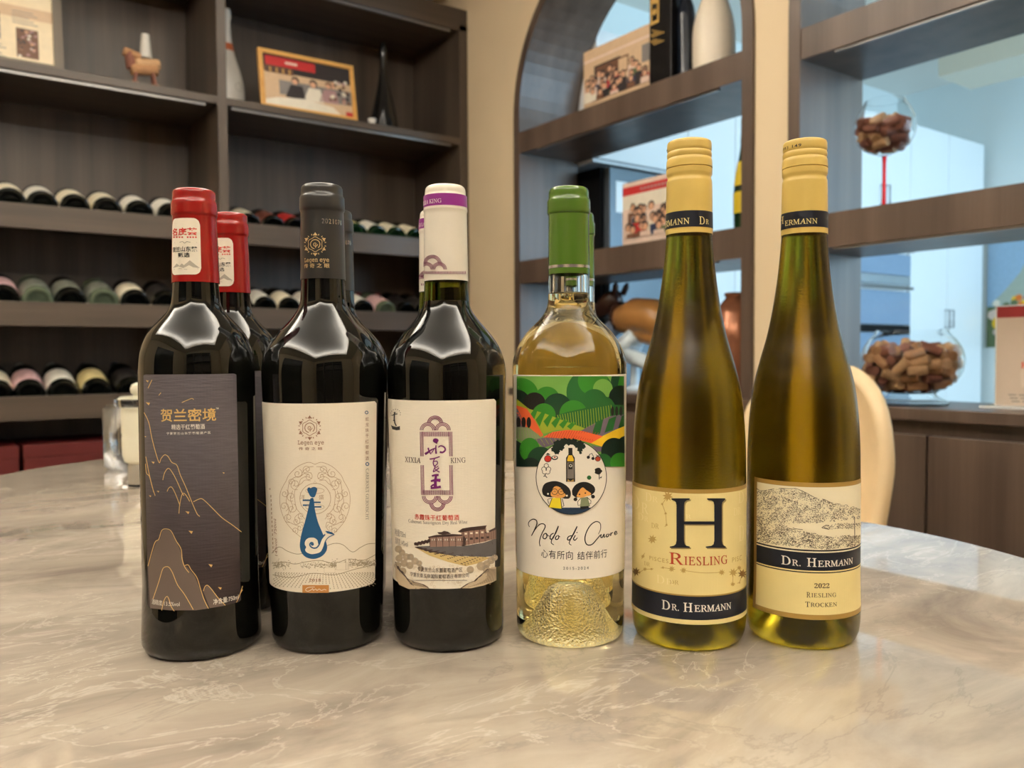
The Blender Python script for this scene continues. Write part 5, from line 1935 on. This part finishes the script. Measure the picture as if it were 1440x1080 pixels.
ar.rect(u1 - .03, v0, u1, v0 + .02, PHOTO['red'], 8)
ar.done('photo_content', pic)

# dark flared bottle and a small white cup
p = on(1, 3.235, 540, 172)
t = tag(empty('flared_bottle', (p.x, 3.235, SH)), 'black flared bottle beside the tiny white cup on the upper bookcase shelf', 'bottle')
fb = pchip([(.003, .060), (.03, .058), (.10, .045), (.17, .029), (.23, .018), (.27, .0135), (.31, .0125), (.325, .015), (.345, .015)], .01)
lathe('glass', [(0, .054)] + fb, mat('black_flared_glass', S(20, 20, 20), .06, spec=.6, noise=0), t, 40)
lathe('stopper', [(.345, .014), (.36, .012), (.372, .006)], mat('black_flared_glass', S(20, 20, 20)), t, 24)
p = on(1, 3.20, 521, 172)
t = tag(empty('cup', (p.x, 3.185, SH)), 'tiny white porcelain cup beside the black flared bottle', 'cup')
lathe('bowl', [(0, .010), (.003, .011), (.010, .016), (.024, .019), (.0245, .0175), (.008, .013), (.004, .002)], WB, t, 24)
lathe('foot_ring', [(0, .0095), (.0035, .0105)], WB, t, 24)

# ================================================================== ON THE ARCHED SHELVES
# mounted photographs: local -Y must face -X of the room
FACE = -math.pi / 2
T1, T2 = 1.845, 1.318


def board(name, label, y_left, y_right, z0, hgt, x, paint, th=.012, cat='photo'):
    """upright board along the wall; y_left is the end nearer the bookcase"""
    t = tag(empty(name, (x, (y_left + y_right) / 2, z0), FACE), label, cat)
    w = y_left - y_right
    bd = box('board', -w / 2, w / 2, 0, th, 0, hgt, WHITEPR, t, local=True)
    for (sx) in (-w / 2 + .02, w / 2 - .03):
        box('easel_foot', sx, sx + .01, th - .001, th + .06, 0, .012, MBLACK, t, local=True)
    ar = FlatArt(0)
    paint(ar, w, hgt)
    ar.done('photo_content', bd)
    return t


def paint_group(ar, w, h):
    ar.rect(-w / 2, 0, w / 2, h, PHOTO['tan'], 1)
    ar.rect(-w / 2, h * .80, w / 2, h * .84, PHOTO['pinkw'], 2)
    ar.rect(-w / 2 + .06, h * .45, -w / 2 + .20, h * .70, PHOTO['dark'], 2)
    ar.rect(-w / 2 + .07, h * .48, -w / 2 + .19, h * .67, PHOTO['brown'], 3)
    ar.rect(w / 2 - .165, h * .42, w / 2 - .105, h * .68, PHOTO['brown'], 2)
    ar.rect(w / 2 - .158, h * .45, w / 2 - .112, h * .65, PHOTO['tan'], 3)
    ar.rect(w / 2 - .04, h * .45, w / 2, h * .72, PHOTO['grey'], 2)
    rnd = random.Random(4)
    people(ar, -w / 2 + .02, w / 2 - .02, .03, h * .60, 44, rnd, .024)


def paint_team(ar, w, h):
    ar.rect(-w / 2, 0, w / 2, h, PHOTO['pinkw'], 1)
    ar.rect(-w / 2, h * .80, w / 2, h * .93, PHOTO['red'], 2)
    for i in range(12):
        ar.rect(-w / 2 + .09 + i * .017, h * .845, -w / 2 + .101 + i * .017, h * .885, PHOTO['lilac'], 3)
    ar.rect(-w / 2, h * .58, w / 2, h * .80, PHOTO['white'], 2)
    rnd = random.Random(14)
    people(ar, -w / 2 + .02, w / 2 - .02, .03, h * .62, 34, rnd, .030)


board('group_photo', 'mounted group photograph on the top shelf of the arched opening', 2.403, 2.056, T1, .225, 2.09, paint_group)
board('team_photo', 'mounted team photograph with red heading on the middle shelf of the arch', 2.203, 1.85, T2, .228, 2.10, paint_team)

# tall black gift box with a gold emblem
p = on(0, 2.11, 937, 60)
t = tag(empty('bottle_box', (2.125, p.y, T1)), 'tall black bottle box with a gold emblem on the arched top shelf', 'box')
GLOSSK = mat('gloss_black_card', S(24, 22, 22), .2, noise=.02)
bx = box('carton', -.045, .045, -.050, .050, 0, .40, GLOSSK, t, bevel=.002, local=True)
ar = Art(lambda u, v, off: (-.045 - off, u, v), base=5e-4, step=1e-4, maxlen=None)
ar.poly([(.005, .21), (.045, .21), (.045, .30), (.005, .29)], PHOTO['gold'], 1)
ar.poly([(.013, .22), (.037, .22), (.037, .28), (.013, .275)], GLOSSK, 2)
ar.circ(.026, .25, .010, PHOTO['gold'], 3)
for i in range(8):
    ar.rect(-.02 + (i % 4) * .016, .14 + i * .007, .03 + (i % 3) * .008, .143 + i * .007, PHOTO['gold'], 1)
ar.done('gold_emblem', bx)

p = on(0, 2.12, 965, 60)
t = tag(empty('dark_bottle', (2.12, p.y, T1)), 'dark blue black bottle between the black box and the big white bottle', 'bottle')
lathe('glass', [(0, .026)] + pchip([(.003, .030), (.2, .031), (.235, .027), (.27, .016), (.30, .0125), (.345, .012), (.35, .014), (.365, .014)], .01), mat('ink_blue_glass', S(18, 26, 38), .06, spec=.6, noise=0), t, 32)
lathe('capsule', [(.28, .0150), (.30, .0138), (.366, .0148), (.37, .012)], MBLACK, t, 24)

p = on(0, 2.14, 1004, 60)
t = tag(empty('magnum_bottle', (2.14, p.y, T1)), 'big white bottle on the arched top shelf', 'bottle')
mp_ = pchip([(.003, .066), (.05, .069), (.11, .069), (.16, .064), (.20, .054), (.24, .039), (.28, .027), (.33, .020), (.39, .019), (.40, .024), (.45, .024)], .012)
CERAM = mat('cream_ceramic', S(224, 212, 192), .35, noise=.02)
gl = lathe('glass', [(0, .060)] + mp_, CERAM, t, 40)
lathe('stopper', [(.448, .018), (.47, .020), (.48, .014)], CERAM, t, 24)
ar = Art(lambda u, v, off: (-(interp(mp_, v) + .0005) * math.cos(u / .07), (interp(mp_, v) + .0005) * math.sin(u / .07), v), maxlen=None)
for i in range(5):
    ar.rect(.04 + i * .012, .045, .046 + i * .012, .053, PHOTO['grey'])
ar.line([(.035, .09), (.075, .09), (.075, .15), (.035, .15)], .0012, PHOTO['tan'], closed=True)
ar.done('faint_lettering', gl)

# green glass bottle at the right jamb of the middle shelf
p = on(0, 2.12, 1049, 300)
t = tag(empty('wine_bottle', (2.12, p.y, T2)), 'tall green wine bottle with yellow label against the jamb of the arch', 'wine bottle')
jb = pchip([(.003, .037), (.10, .038), (.15, .035), (.20, .027), (.25, .0185), (.30, .0145), (.34, .0140)], .01)
lathe('glass', [(0, .032)] + jb, RGREEN, t, 32)
lathe('label', [(.05, .0388), (.115, .0388), (.116, .038)], mat('lemon_label', S(206, 178, 30), .5, noise=.05), t, 32, cap0=False, cap1=False)
lathe('shoulder_label', [(z, interp(jb, z) + .0006) for z in (.135, .15, .17, .19, .21)], mat('lemon_label', S(206, 178, 30)), t, 32, cap0=False, cap1=False)
lathe('capsule', [(.27, .0178), (.30, .0158), (.345, .0155), (.348, .012)], mat('dark_green_capsule', S(34, 50, 30), .4, noise=.03), t, 24)

# ---------------------------------------------------------------- corks in glasses
def revolve_glass(name, outer, th, parent, m, seg=56):
    """thin-walled vessel: outer profile upward then inner profile downward"""
    inner = [(z + (th if i == 0 else 0), max(r - th, .0005)) for i, (z, r) in enumerate(outer)]
    prof = [(outer[0][0], .0004)] + outer + inner[::-1] + [(inner[0][0], .0004)]
    return lathe(name, prof, m, parent, seg, cap0=False, cap1=False)


def drop_corks(center, rad_at, z0, z1, n, r, L, rnd, label, group, pick=(0, 0, 1, 1, 2)):
    """stack corks greedily: each new one takes the lowest free spot among random tries"""
    placed = []
    cand = []
    for k in range(9000):
        z = rnd.uniform(z0, z1)
        R = rad_at(z) - r - .004
        if R < .004:
            continue
        a, q = rnd.uniform(0, 6.283), R * math.sqrt(rnd.random())
        cand.append((Vector((q * math.cos(a), q * math.sin(a), z)), Vector((rnd.gauss(0, 1), rnd.gauss(0, 1), rnd.gauss(0, .5))).normalized()))
    cand.sort(key=lambda c: c[0].z)
    for c, d in cand:
        if len(placed) >= n:
            break
        ok = True
        for s in (-1, 1):
            e = c + d * (s * L / 2)
            if e.z < z0 - .004 or math.hypot(e.x, e.y) > rad_at(max(min(e.z, z1 + .03), z0)) - r * .55:
                ok = False
                break
        if not ok:
            continue
        for c2, d2 in placed:
            if (c - c2).length > L + r:
                continue
            for s in (-.5, -.25, 0, .25, .5):
                for s2 in (-.5, -.25, 0, .25, .5):
                    if (c + d * (s * (L - 1.6 * r)) - c2 - d2 * (s2 * (L - 1.6 * r))).length < 1.62 * r:
                        ok = False
                        break
                if not ok:
                    break
            if not ok:
                break
        if ok:
            placed.append((c, d))
    protos = []
    for m in (CORKM, CORKM2, CORKM3):
        bm = bmesh.new()
        tube('', [(0, 0, -L / 2), (0, 0, -L / 2 + .0015), (0, 0, L / 2 - .0015), (0, 0, L / 2)], [r * .9, r, r, r * .9], m, None, 14, True, bm)
        me = bpy.data.meshes.new('wine_cork')
        bmesh.ops.recalc_face_normals(bm, faces=bm.faces)
        bm.to_mesh(me)
        bm.free()
        me.materials.append(m)
        protos.append(me)
    for c, d in placed:
        o = bpy.data.objects.new('wine_cork', protos[rnd.choice(pick)])
        COL.objects.link(o)
        o.location = Vector(center) + c
        o.rotation_euler = d.to_track_quat('Z', 'Y').to_euler()
        tag(o, label, 'cork', group)
    return len(placed)


VGLASS = glassmat('vessel_glass', (.98, .99, .99, 1), ior=1.18)
# big footed bowl on the counter
p = on(0, 2.16, 1281, 560)
BX, BY = 2.16, p.y
t = tag(empty('glass_bowl', (BX, BY, CTOP)), 'big round footed glass bowl full of corks on the counter', 'bowl')
bo = pchip([(.030, .060), (.040, .072), (.058, .100), (.085, .122), (.115, .128), (.145, .122), (.170, .108), (.192, .090), (.198, .088)], .006)
revolve_glass('bowl', bo, .0025, t, VGLASS)
revolve_glass('foot', [(0, .088), (.004, .092), (.008, .090), (.016, .074), (.024, .063), (.0305, .059)], .0025, t, VGLASS)
n1 = drop_corks((BX, BY, CTOP), lambda z: interp(bo, z), .046, .158, 130, .0125, .047, random.Random(21), 'used wine cork heaped in the big footed glass bowl', 'corks in the footed glass bowl')

# giant wine glass with a red stem on the shelf
p = on(0, 2.125, 1244, 195)
GX, GY = 2.125, p.y
t = tag(empty('giant_wine_glass', (GX, GY, T2)), 'oversized wine glass with red stem filled with corks', 'glass')
go = pchip([(.140, .006), (.146, .022), (.158, .046), (.180, .068), (.208, .0775), (.232, .076), (.258, .067), (.282, .053), (.288, .050)], .006)
revolve_glass('bowl', go, .0018, t, VGLASS)
lathe('stem', [(.006, .011), (.012, .0055), (.05, .0048), (.12, .0048), (.141, .0065)], mat('red_glass_stem', S(214, 36, 48), .12, noise=.02), t, 24)
lathe('foot', [(0, .052), (.002, .052), (.006, .012)], VGLASS, t, 40)
n2 = drop_corks((GX, GY, T2), lambda z: interp(go, z), .166, .250, 48, .0118, .040, random.Random(5), 'used wine cork piled in the oversized red-stemmed wine glass', 'corks in the giant wine glass', (0, 2, 2, 2, 1))
print('corks', n1, n2)

# display card with a red heading standing on the counter
p = on(0, 2.22, 1401, 500)
t = tag(empty('display_card', (2.22, p.y - .115, CTOP), FACE), 'beige display card with a dark red heading in a clear stand on the counter', 'card')
w, h = .23, .252
cb = box('card', -w / 2, w / 2, 0, .004, .004, h, mat('beige_card', S(196, 178, 160), .5, noise=.02), t, local=True)
box('clear_sleeve', -w / 2 - .005, w / 2 + .005, .0045, .0075, 0, h + .003, mat('acrylic_edge', S(228, 236, 238), .1, noise=0), t, local=True)
box('stand_foot', -w / 2 - .012, w / 2 + .012, -.06, .05, 0, .005, mat('acrylic_edge', S(228, 236, 238)), t, local=True)
ar = FlatArt(0)
ar.rect(-w / 2, h - .028, w / 2, h, mat('maroon_card', S(150, 40, 40), .5, noise=.02), 1)
ar.poly([(-.055, .05), (-.058, .085), (-.045, .12), (-.015, .155), (.0, .20), (.0, .215), (.02, .215), (.02, .20), (.035, .155), (.065, .12), (.078, .085), (.075, .05)], mat('light_beige_print', S(206, 190, 172), .5, noise=.02), 1)
vs, fs = text2d('FW', 'serif', -.008)
ar.tri([(-.057 + u * .038, .098 + v * .015) for u, v in vs], fs, REDP, 2)
for i in range(3):
    for j in range(7):
        ar.rect(-.085 + j * .024 + i * .004, .030 - i * .008, -.066 + j * .024 + i * .004, .033 - i * .008, PHOTO['grey'], 2)
ar.done('card_print', cb)

# ornaments on the counter under the arch: a brown animal sculpture and a copper disc
p = on(0, 2.20, 893, 470)
t = tag(empty('animal_sculpture', (2.20, p.y, CTOP)), 'brown and tan animal sculpture reclining on a pale stand on the counter', 'sculpture')
TANL = mat('tan_glazed_body', S(168, 120, 66), .3, noise=.15, scale=14)
BRL = mat('dark_brown_glazed', S(58, 38, 32), .25, noise=.12, scale=14)
PALEST = mat('pale_glass_stand', S(200, 216, 226), .2, noise=.03)
GREYL2 = mat('blue_grey_glaze', S(82, 94, 112), .3, noise=.1, scale=14)


def blob(name, pts, rs, m, parent):
    return tube(name, pts, rs, m, parent, 16, True)


blob('body', [(0, .10, .245), (0, .06, .265), (0, -.01, .280), (0, -.09, .270), (0, -.16, .235), (0, -.20, .20), (0, -.215, .18)], [.025, .055, .068, .070, .058, .036, .01], TANL, t)
blob('belly', [(0, .02, .222), (0, -.05, .215), (0, -.12, .20), (0, -.19, .165)], [.02, .04, .042, .02], TANL, t)
blob('neck', [(0, .05, .25), (0, .085, .285), (0, .10, .325)], [.05, .042, .034], BRL, t)
blob('head', [(0, .085, .335), (0, .105, .345), (0, .14, .335), (0, .18, .312), (0, .215, .300), (0, .225, .298)], [.018, .040, .044, .036, .030, .016], BRL, t)
for s in (-1, 1):
    blob('ear', [(s * .022, .09, .365), (s * .028, .075, .395), (s * .03, .07, .41)], [.012, .012, .003], BRL, t)
blob('foreleg', [(-.02, .09, .24), (-.04, .13, .20), (-.04, .17, .165), (-.04, .21, .155)], [.034, .03, .024, .014], GREYL2, t)
blob('hindleg', [(-.02, -.02, .21), (-.035, .02, .17), (-.035, .06, .15), (-.035, -.08, .11), (-.035, -.16, .07)], [.03, .034, .03, .028, .012], PALEST, t)
lathe('stand_column', [(0, .045), (.006, .047), (.02, .018), (.12, .014), (.17, .03), (.19, .05)], PALEST, t, 28)
p = on(0, 2.24, 1035, 500)
t = tag(empty('copper_vase', (2.24, p.y, CTOP)), 'round copper brown vase on the counter against the arch jamb', 'vase')
COP = mat('copper_brown_glaze', S(170, 112, 82), .25, metal=.35, noise=.2, scale=12)
vp = pchip([(.004, .030), (.05, .055), (.12, .082), (.19, .090), (.26, .076), (.31, .046), (.325, .034), (.335, .036)], .012)
lathe('vessel', [(0, .026)] + vp + [(.333, .030), (.30, .03), (.29, .002)], COP, t, 40)
lathe('rim', [(.328, .037), (.334, .040), (.34, .037)], COP, t, 40, cap0=False, cap1=False)

# ================================================================== PANTRY
CABW = mat('white_lacquer_cabinet', S(226, 229, 230), .22, noise=.01, scale=3)
SEAM = CABW
HAND = mat('steel_handle', S(140, 142, 146), .3, metal=.9, noise=.03)
CY = 2.64
CZT = 2.30


def cabinet(x0, x1, label, doors, handle_at=(), zb=0.0):
    t = tag(empty('tall_cabinet', ((x0 + x1) / 2, CY + .3, 0)), label, 'cabinet')
    box('carcass', x0 + .001, x1 - .001, CY + .022, PY1 - .02, zb, CZT, SEAM, t)
    for (a, b_, z0, z1) in doors:
        box('door', a + .002, b_ - .002, CY, CY + .020, z0 + .002, z1 - .002, CABW, t, bevel=.0015)
    for (hx, hz) in handle_at:
        tube('handle', [Vector(q) - wloc(t) for q in ((hx, CY, hz - .055), (hx, CY - .03, hz - .055), (hx, CY - .03, hz + .055), (hx, CY, hz + .055))], .005, HAND, t, 8)
    return t


cabinet(2.93, 3.60, 'tall white cabinet beside the grey refrigerator in the pantry', ((2.93, 3.265, .08, 2.3), (3.265, 3.60, .08, 2.3)), ((3.24, 1.15), (3.29, 1.15)))
cabinet(3.60, 4.275, 'tall white cabinet to the side of the oven column in the pantry', ((3.60, 3.94, .08, 2.3), (3.94, 4.275, .08, 2.3)), ((3.91, 1.15), (3.97, 1.15)))
cabinet(4.275, 4.88, 'white oven column cabinet with doors above the oven', ((4.275, 4.577, 1.62, 2.3), (4.577, 4.88, 1.62, 2.3), (4.275, 4.88, .08, .52)), ((4.555, 1.84), (4.60, 1.84)))
cabinet(4.88, 5.80, 'tall white double cabinet at the far end of the pantry', ((4.88, 5.335, .08, 2.3), (5.335, 5.80, .08, 2.3)), ((5.31, 1.14), (5.36, 1.14)))
cabinet(2.365, 2.93, 'white wall cabinet above the grey refrigerator in the pantry', ((2.365, 2.93, 1.76, 2.3),), ((2.89, 1.85),), 1.75)

# built-in oven stack
OVG = mat('reflection_tint_oven_glass', S(128, 150, 176), .12, spec=.7, noise=.03)  # blue-grey tint in the base colour stands in for a reflection on the glass
OVS = mat('oven_steel', S(176, 188, 200), .25, metal=.6, noise=.03)
t = tag(empty('built_in_oven', (4.577, CY, .53)), 'built in steel and glass double oven in the white pantry column', 'oven')
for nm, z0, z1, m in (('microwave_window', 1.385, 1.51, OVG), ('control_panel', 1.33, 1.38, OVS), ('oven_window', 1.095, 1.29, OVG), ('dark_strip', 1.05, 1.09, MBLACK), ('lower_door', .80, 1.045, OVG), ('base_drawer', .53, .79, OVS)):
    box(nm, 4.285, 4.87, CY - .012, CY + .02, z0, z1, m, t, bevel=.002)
for zz in (1.52, 1.30):
    box('handle_bar', 4.31, 4.845, CY - .045, CY - .030, zz, zz + .016, HAND, t)

# refrigerator with papers on its door
FRG = mat('dark_steel_fridge', S(96, 108, 118), .25, metal=.4, noise=.03)
t = tag(empty('refrigerator', (2.64, 2.9, 0)), 'dark grey refrigerator with a white paper on its door', 'refrigerator')
box('cabinet_body', 2.37, 2.92, CY - .02, PY1 - .02, .02, 1.72, MBLACK, t)
dr = box('upper_door', 2.385, 2.918, CY - .06, CY - .021, .75, 1.715, FRG, t, bevel=.004)
box('lower_door', 2.385, 2.918, CY - .06, CY - .021, .04, .745, FRG, t, bevel=.004)
PAPER = mat('note_paper', S(232, 238, 240), .6, noise=.02)
for (x0, x1, z0, z1) in ((2.42, 2.55, 1.53, 1.66),):
    box('note_sheet', x0, x1, CY - .0615, CY - .0602, z0, z1, PAPER, t)
tube('handle', [Vector(q) - wloc(t) for q in ((2.89, CY - .06, .95), (2.89, CY - .09, .96), (2.89, CY - .09, 1.40), (2.89, CY - .06, 1.41))], .007, HAND, t, 8)

# flower painting on the far wall
t = tag(empty('flower_picture', (PX1 - .012, 2.13, .86 + .1), FACE), 'large picture of bright flowers before a grey hill on the far pantry wall', 'picture')
w, h = 1.0, .72
cb = box('panel', -w / 2, w / 2, 0, .010, 0, h, PHOTO['blue'], t, local=True)
ar = FlatArt(0)
HILLG = mat('picture_grey_green', S(168, 178, 164), .6, noise=.05)
ar.poly([(-w / 2 + .02, .28), (-w / 2 + .10, .36), (-w / 2 + .2, .48), (-w / 2 + .27, .62), (-w / 2 + .30, h), (w / 2, h), (w / 2, .28)], HILLG, 1)
ar.rect(-w / 2, 0, w / 2, .27, PHOTO['green'], 2)
rnd = random.Random(8)
for i in range(110):
    u, v = rnd.uniform(-w / 2 + .03, w / 2 - .03), rnd.uniform(.03, .33)
    ar.circ(u, v, rnd.uniform(.014, .034), PHOTO[rnd.choice(('red', 'orange', 'yellow', 'white', 'white', 'pinkw', 'green', 'green'))], 3 + i % 20, n=8)
ar.circ(-w / 2 + .085, .16, .05, PHOTO['yellow'], 26, n=14)
ar.circ(-w / 2 + .09, .16, .02, PHOTO['orange'], 27, n=10)
ar.done('painted_flowers', cb)

# ================================================================== CHAIR AND THINGS ON THE TABLE
def chair(cx, cy, rz, label):
    t = tag(empty('dining_chair', (cx, cy, 0), rz), label, 'chair')
    LEATH = mat('cream_leather', S(222, 198, 158), .5, noise=.03, scale=30, bump=.05)
    rows = [(.46, .20), (.52, .225), (.576, .238), (.663, .262), (.708, .268), (.783, .254), (.836, .222), (.869, .172), (.888, .11), (.897, .05)]
    vs, fs = [], []
    nu = 20
    for k, (z, hw) in enumerate(rows):
        for i in range(nu + 1):
            u = -1 + 2 * i / nu
            hw_ = hw * .63
            vs.append((hw_ * u, .19 + .05 * (z - .46) - .13 * abs(u) ** 2.2 * min(1, hw / .25), z))
    n = nu + 1
    for k in range(len(rows) - 1):
        for i in range(nu):
            a = k * n + i
            fs.append((a, a + 1, a + n + 1, a + n))
    o = mesh_obj('backrest', vs, fs, LEATH, t, smooth=True)
    md = o.modifiers.new('thickness', 'SOLIDIFY')
    md.thickness = .035
    md.offset = 0
    sb = o.modifiers.new('smooth', 'SUBSURF')
    sb.levels = sb.render_levels = 1
    s = box('seat', -.225, .225, -.22, .20, .40, .47, LEATH, t, bevel=.025, local=True)
    for x in (-1, 1):
        for y in (-1, 1):
            tube('leg', [(x * .17, y * .15, .41), (x * .21, y * .20, 0)], [.018, .011], HAND, t, 12)
    return t


P = EYE + ray(1118, 600) * (1.75 / ray(1118, 600).dot(FW))
chair(P.x, P.y, math.radians(-90 + 12), 'cream leather dining chair with rounded back between table and low cabinet')

# textured glass block vase and frosted jar behind the red-capsuled bottles
p = on(2, TABLE, 165, 665)
ICE = glassmat('rippled_ice_glass', (.88, .90, .91, 1), rough=.16, ior=1.4, bump=1.0, scale=60)
t = tag(empty('glass_block_vase', (p.x + .028, p.y + .03, TABLE), math.radians(20)), 'square rippled clear glass vase on the table behind the red-capsuled bottles', 'vase')
bm = bmesh.new()
bmesh.ops.create_cube(bm, size=1)
for v in bm.verts:
    v.co = Vector((v.co.x * .066, v.co.y * .066, (v.co.z + .5) * .108))
bmesh.ops.bevel(bm, geom=bm.edges[:], offset=.006, segments=3, affect='EDGES')
bm_obj('vase_body', bm, ICE, t, True)
lathe('water_well', [(.03, .0005), (.03, .022), (.1085, .024), (.109, .026), (.1085, .0275)], THING_GLASS, t, 24, cap0=False, cap1=False)
p = on(2, TABLE, 199, 685)
d = math.hypot(p.x, p.y)
t = tag(empty('frosted_jar', (p.x * (1 + .02 / d), p.y * (1 + .02 / d), TABLE)), 'white frosted jar with clear glass lid and grey foot behind the red-capsuled bottle', 'jar')
FROST = mat('frosted_white_glass', S(232, 228, 206), .4, noise=.02)
lathe('foot', [(0, .0165), (.002, .0175), (.030, .0175), (.032, .016)], mat('satin_grey_metal', S(176, 170, 158), .3, metal=.5, noise=.03), t, 32)
lathe('foot_ring', [(0, .0178), (.003, .0180)], MBLACK, t, 32)
lathe('jar_body', [(.032, .016), (.036, .022), (.045, .0245), (.070, .0250), (.074, .0242), (.078, .0252), (.105, .0255), (.114, .024)], FROST, t, 40)
lathe('glass_lid', [(.1135, .024), (.115, .032), (.120, .0345), (.126, .0335), (.130, .026), (.131, .010)], CLEARG, t, 40)
lathe('knob', [(.130, .006), (.134, .011), (.140, .0125), (.146, .010), (.149, .004)], FROST, t, 24)

# dark cabinet on the wall behind the camera (it shows in the bottles' reflections)
t = tag(empty('tall_sideboard', (-.6, ROOM_Y0 + .2, 0)), 'tall dark wood display cabinet on the wall facing the bookcase', 'cabinet')
box('carcass', -1.9, 0.7, ROOM_Y0 + .02, ROOM_Y0 + .02 + .02, 0, 2.1, WOODD, t)
for x in (-1.9, -1.05, -.2, .66):
    box('side_panel', x, x + .04, ROOM_Y0 + .02, ROOM_Y0 + .40, 0, 2.1, WOODD, t)
for z in (.05, .5, .95, 1.4, 1.85, 2.06):
    box('shelf', -1.9, .70, ROOM_Y0 + .04, ROOM_Y0 + .39, z, z + .03, WOODD, t)
t = tag(empty('wine_cooler', (-2.3, .4, 0)), 'tall black wine cooler cabinet on the wall away from the arches', 'cabinet')
box('body', ROOM_X0 + .01, ROOM_X0 + .5, -.6, 1.2, 0, 2.0, GLOSSK, t, bevel=.003)
for y in (-.6, .3):
    box('door', ROOM_X0 + .5, ROOM_X0 + .52, y + .01, y + .89, .05, 1.98, GLOSSK, t)
